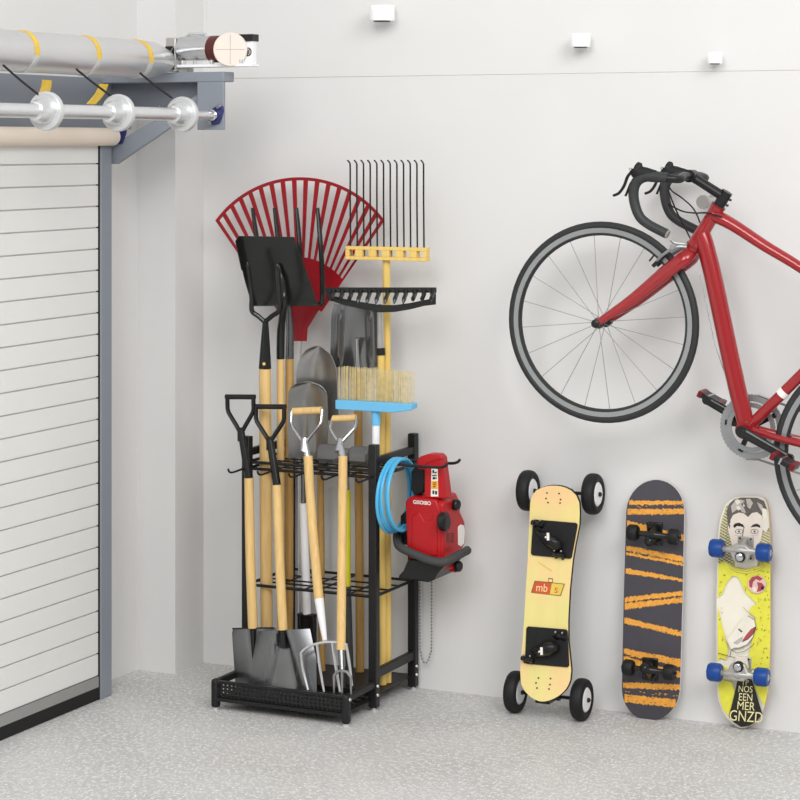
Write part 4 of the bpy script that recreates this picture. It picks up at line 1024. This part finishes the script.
# ---- 2 striped skateboard
def Y2(y): return -.066+.036*(720-y)/240 + .014*max(0,(520-y)/40)**1.6 - .0 + .016*max(0,(y-684)/36)**1.6
o2 = []
def mid2(y): return 656.6-6.0*(y-480)/240
def half2(y):
    base = 29.0
    if y < 514: return base*max(0,1-((514-y)/34)**2.1)**.5
    if y > 686: return base*max(0,1-((y-686)/34)**2.1)**.5
    return base
for k in range(13):
    y = 480+34*(1-math.cos(k/12*math.pi/2)); o2.append((y,mid2(y)-max(half2(y),2.5),mid2(y)+max(half2(y),2.5)))
o2.append((600,mid2(600)-29.4,mid2(600)+29.4))
for k in range(13):
    y = 686+34*math.sin(k/12*math.pi/2); o2.append((y,mid2(y)-max(half2(y),2.5),mid2(y)+max(half2(y),2.5)))
c = P(650,720,Y=-.062)
sk = thing('skateboard','charcoal skateboard with scratchy orange stripes and black wheels leaning on the wall','skateboard',(c.x,c.y,0))
dk = deck('deck', o2, Y2, .011, [M['pale_edge'], mat('charcoal_deck', srgb(70,68,75), .5, 0, .05, 40)], sk)
a = Art(Y2)
rnd = random.Random(3)
def scratch(y0a,y0b,y1a,y1b,x0=None,x1=None,j=.85):
    y0a += .35; y0b -= .35; y1a += .3; y1b -= .3
    ytop=[];ybot=[]; n = 64
    def lr(y): return interp(o2,y)
    xl = x0 if x0 is not None else lr((y0a+y0b)/2)[0]+.6; xr = x1 if x1 is not None else lr((y1a+y1b)/2)[1]-.6
    for k in range(n+1):
        s_ = k/n; x = xl+(xr-xl)*s_
        jj = j if 0 < k < n else j*.4
        ytop.append((x, y0a+(y1a-y0a)*s_+rnd.uniform(-jj,jj))); ybot.append((x, y0b+(y1b-y0b)*s_+rnd.uniform(-jj,jj)))
    a.poly(ytop+ybot[::-1],0)
for q in ((500,505.2,500.5,505),(508.5,515.3,508.5,514.5),(520,528,534.5,541),(545,551,556,562.5),(551.6,555,562.8,566.6),(567.5,574,578.5,581.8),(597,602.5,590.5,595.5),(603,610,597,602.5),(617,623.5,631,637),(648,654.5,659,667),(655.5,662.5,672,678),(682,688.5,684,690.5),(694,702.5,699,708)): scratch(*q)
for i in range(60):
    q = rnd.choice(((506.8,506.8),(551,562),(603,596),(692,695),(655,669))); s_ = rnd.random(); y = q[0]+(q[1]-q[0])*s_+rnd.uniform(-1.6,1.6); xl,xr = interp(o2,y); x = xl+1+(xr-xl-2)*s_
    a.poly([(x-1.2,y),(x,y-.5),(x+1.3,y+.1),(x,y+.5)],0)
for i in range(90):
    q = rnd.choice(((502.5,502.5),(512,512),(524,538),(548,559),(553,564),(571,580),(600,593),(606,600),(620,634),(651,663),(685,687),(698,703))); s_ = rnd.random(); y = q[0]+(q[1]-q[0])*s_+rnd.choice((-2.4,2.4,-1.9,2.0)); xl,xr = interp(o2,y); x = xl+1.5+(xr-xl-3)*s_
    a.poly([(x-1.1,y),(x,y-.45),(x+1.2,y+.1),(x,y+.4)],1)
a.build('stripe_print',[mat('orange_stripe', srgb(232,162,66), .5, 0, .14, 120), mat('charcoal_speck', srgb(70,66,70))],dk)
truck(sk,(655,533.5),(633,532.5),(674,537),Y2,M['tool_black'],M['rubber'],.0265,.034,-1,stand=.05)
truck(sk,(650.5,669),(628.5,667.5),(669.5,672.5),Y2,M['tool_black'],M['rubber'],.0265,.034,1,stand=.05)
# ---- 3 picture skateboard
def Y3(y): return -.054+.030*(727-y)/230 + .009*max(0,(525-y)/28)**1.6 + .014*max(0,(y-694)/32)**1.6
o3 = [(496.5,742,757),(497.5,736,763),(500,730.5,766),(504,726.5,767.6),(510,723.5,768.8),(517,721.3,769.6),(526,719.5,770.2),(545,718,771),(600,717,771),(640,717,771),(670,717,770),(690,717.5,768.5),(700,719,766.5),(710,722.5,763.5),(717,727,759.5),(722,732,755),(725.5,736.5,750),(727.5,741,745.5)]
c = P(741,727,Y=-.045)
pk = thing('skateboard','skateboard printed with a yellow comic face, blue wheels, rightmost board on the wall','skateboard',(c.x,c.y,0))
dk = deck('deck', o3, Y3, .011, [M['maple'], mat('cream_deck', srgb(236,230,214), .5, 0, .03, 10)], pk)
a = Art(Y3); rnd = random.Random(11)
CR_,SK,HR,LG,YE,PK,RD,BK,OL,YL = range(10)
def edge(y, side, inset=.8): xl,xr = interp(o3,y); return xl+inset if side == 0 else xr-inset
# hatch field behind the head
a.poly([(edge(506,0),506),(735,503),(735,566),(edge(570,0),570),(edge(545,0),545),(edge(525,0),525)],OL)
a.poly([(760,530),(edge(528,1),528),(edge(545,1),545),(edge(567,1),567),(757,567)],OL)
for k in range(22):
    y = 508+k*2.9; a.line([(edge(y,0),y),(min(734,edge(y,0)+14),y+8)],.8,CR_)
    if k > 6: a.line([(760,y),(edge(y+5,1),y+5)],.8,CR_)
    a.line([(edge(y,0),y+8),(min(734,edge(y,0)+14),y)],.5,BK)
# face
a.poly([(730,520),(731,512),(738,509),(747,511),(757,509),(763,513),(763,528),(761,540),(756,549),(733,549),(730,538),(728,530),(728.5,524)],SK)
a.poly([(728,524),(726.5,512),(729,504),(734,499.5),(741,497.6),(757,497.8),(764,501),(767,509),(766,520),(763.5,527),(762,516),(757,512),(752,513),(748,517),(744,513.5),(739,512.5),(733,515),(730.5,520),(730,529)],HR)
for q in ([(731,506),(735,501),(741,499.5),(745,501),(741,504),(744,508),(746,513),(742,512),(739,508),(735,511),(732,513)],[(746,499),(750,498.8),(753,503),(750,509),(747.5,507)],[(757,502),(762,505),(764.5,513),(762,512),(759,507)]): a.poly(q,LG)
for q in ([(734.5,500.5),(738,499),(741,502),(737,505)],[(736,507),(739,505.5),(741,509),(738,510.5)],[(743,503),(745,506),(743.5,507)]): a.poly(q,CR_)
a.poly([(733,526),(735,523.5),(739,522.6),(743,524.5),(744.6,527.6),(741,526.5),(737,526),(734.4,528)],BK)
a.poly([(750.4,527.4),(753,524.6),(757,523.6),(760,525.4),(760.4,528),(757,526.6),(754,526.8)],BK)
for cx_ in (739,754.5):
    a.ring(cx_,531.5,4.0,2.5,HR); a.ring(cx_,531.5,3.4,2.0,SK); a.ring(cx_,531.5,1.6,1.7,LG); a.ring(cx_,531.5,.7,.8,BK); a.line([(cx_-4,535),(cx_,536),(cx_+4,534.6)],.5,LG)
a.poly([(737.5,537),(741,535.5),(744,538),(749,537.5),(751.5,540),(750,545),(739,545)],LG)
a.line([(744,527),(742.5,536),(740,541)],.7,HR); a.line([(740,541),(746,543),(751,541)],.9,BK)
a.poly([(762,508),(766.5,509),(edge(526,1),526),(766,533),(763,530)],CR_)
# collar and yellow ground
a.poly([(edge(564,0),564),(724,561),(735,568),(746,570),(757,567),(764,562),(edge(564,1),564),(edge(600,1),600),(edge(640,1),640),(edge(669,1),669),(748,669),(749,655),(752,640),(754,628),(756,618),(749,612),(752,606),(757,604),(751,598),(745,592),(742,585),(738,577),(732,576),(726,584),(722,594),(edge(600,0),598)],YE)
a.poly([(edge(606,0),606),(719.5,614),(722,626),(726,640),(728,652),(726,660),(720,658),(edge(662,0),662)],YE)
a.poly([(edge(684,0),686),(722,680),(732,682),(735,692),(731,708),(728,716),(723.5,710),(edge(700,0),700)],YE)
a.poly([(752,682),(762,684),(768,684),(edge(697,1),697),(764.5,706),(759,697)],YE)
a.poly([(edge(668,0),668),(724,666),(730,670),(728,676),(edge(678,0),678)],YE)
for k in range(3): a.line([(727+k,563+k*2.3),(737,567.5+k*2.5),(747,569+k*2.5),(758,566.6+k*2.4),(765,562.6+k*2)],.5,OL)
for i in range(150):
    y = rnd.uniform(568,668); s_ = rnd.random(); xl,xr = interp(o3,y); x = xl+2+(xr-xl-4)*s_
    inyel = (y < 600 and abs(x-735) > 12-(600-y)*.2 and y < 596) or x > 756 or (x < 723 and y > 606)
    if inyel:
        an = rnd.uniform(0,6.3); r_ = rnd.uniform(.5,1.3); a.line([(x-math.cos(an)*r_,y-math.sin(an)*r_),(x+math.cos(an)*r_,y+math.sin(an)*r_)],.45,BK if rnd.random() > .45 else OL)
# round badge
a.ring(757,584.5,9.2,9,PK,28)
a.poly([(749,581),(752,577),(758,575.6),(763,578.6),(760,581),(756,579),(753,582),(752,588),(749.4,587)],RD)
a.poly([(757,582),(762,583),(765,587),(761,591),(757,592),(758,587)],RD); a.poly([(752,588),(755,586),(757,590),(754,592.4)],SK); a.ring(762.5,588,1.6,2,BK,10)
# lower face: cheek, lips, chin
a.poly([(727,640),(735,630),(742,620),(748,616),(754.5,620),(756,627),(753,637),(748,644),(738,648),(731,649)],CR_)
a.line([(748,616),(754.5,620),(756,627),(753,637),(747,645),(740,648),(734,648),(731,650.5),(730,656)],.6,HR)
a.line([(743,607),(749,613),(755,619)],.5,OL); a.line([(722,636),(727,643),(730.5,650)],.5,OL)
a.line([(738.5,629),(742,632)],1.4,BK)
a.poly([(742,641),(746,635),(751,629),(755.4,626.5),(754,632),(750,637),(745,640.6)],RD); a.poly([(733,643),(738,639),(743,636),(742,641),(737,644.5)],LG)
a.line([(742,642),(748,639),(753,634),(755.6,627)],.7,BK)
a.line([(731,650),(737,653),(745,651),(752,646),(754,643)],.6,HR); a.line([(718,653),(728,656),(735,657.6)],.6,BK)
a.poly([(736,656),(747,657),(749,668),(733,668)],SK)
# tail lettering
a.poly([(738,678),(752,680),(760,706),(762.5,714),(757,721),(749,726),(741,727),(734,722.6),(729,717),(733,700)],BK)
for row,(cx_,cy,w_,h_,rt) in zip(('TP','NOS','EEN','MER','GNZD'),((745,682.6,4.6,6.0,.05),(745.4,689.4,5.0,7.0,.06),(745.6,697.6,5.8,8.0,.07),(745.8,706.4,6.8,9.0,.08),(746,717,8.2,11.5,.08))): a.text(row,cx_,cy,w_*1.42,h_*1.32,YL,rt)
a.build('deck_print',[mat('print_cream', srgb(234,228,214)), mat('print_skin', srgb(234,222,210)), mat('print_dark_hair', srgb(98,92,88),.5,0,.15,60), mat('print_light_grey', srgb(188,182,176),.5,0,.1,80), mat('print_yellow', srgb(226,221,74),.5,0,.05,50), mat('print_pink', srgb(226,190,184)), mat('print_red', srgb(170,72,76),.5,0,.1,60), M['print_black'], mat('print_olive', srgb(176,168,96)), mat('print_pale_yellow', srgb(236,228,168))],dk)
truck(pk,(746,548),(717,548.3),(764,552.5),Y3,M['truck_silver'],M['wheel_blue'],.030,.044,-1,stand=.055,big=True)
truck(pk,(744,668),(715,672.2),(761.8,677),Y3,M['truck_silver'],M['wheel_blue'],.030,.044,1,stand=.055,big=True)
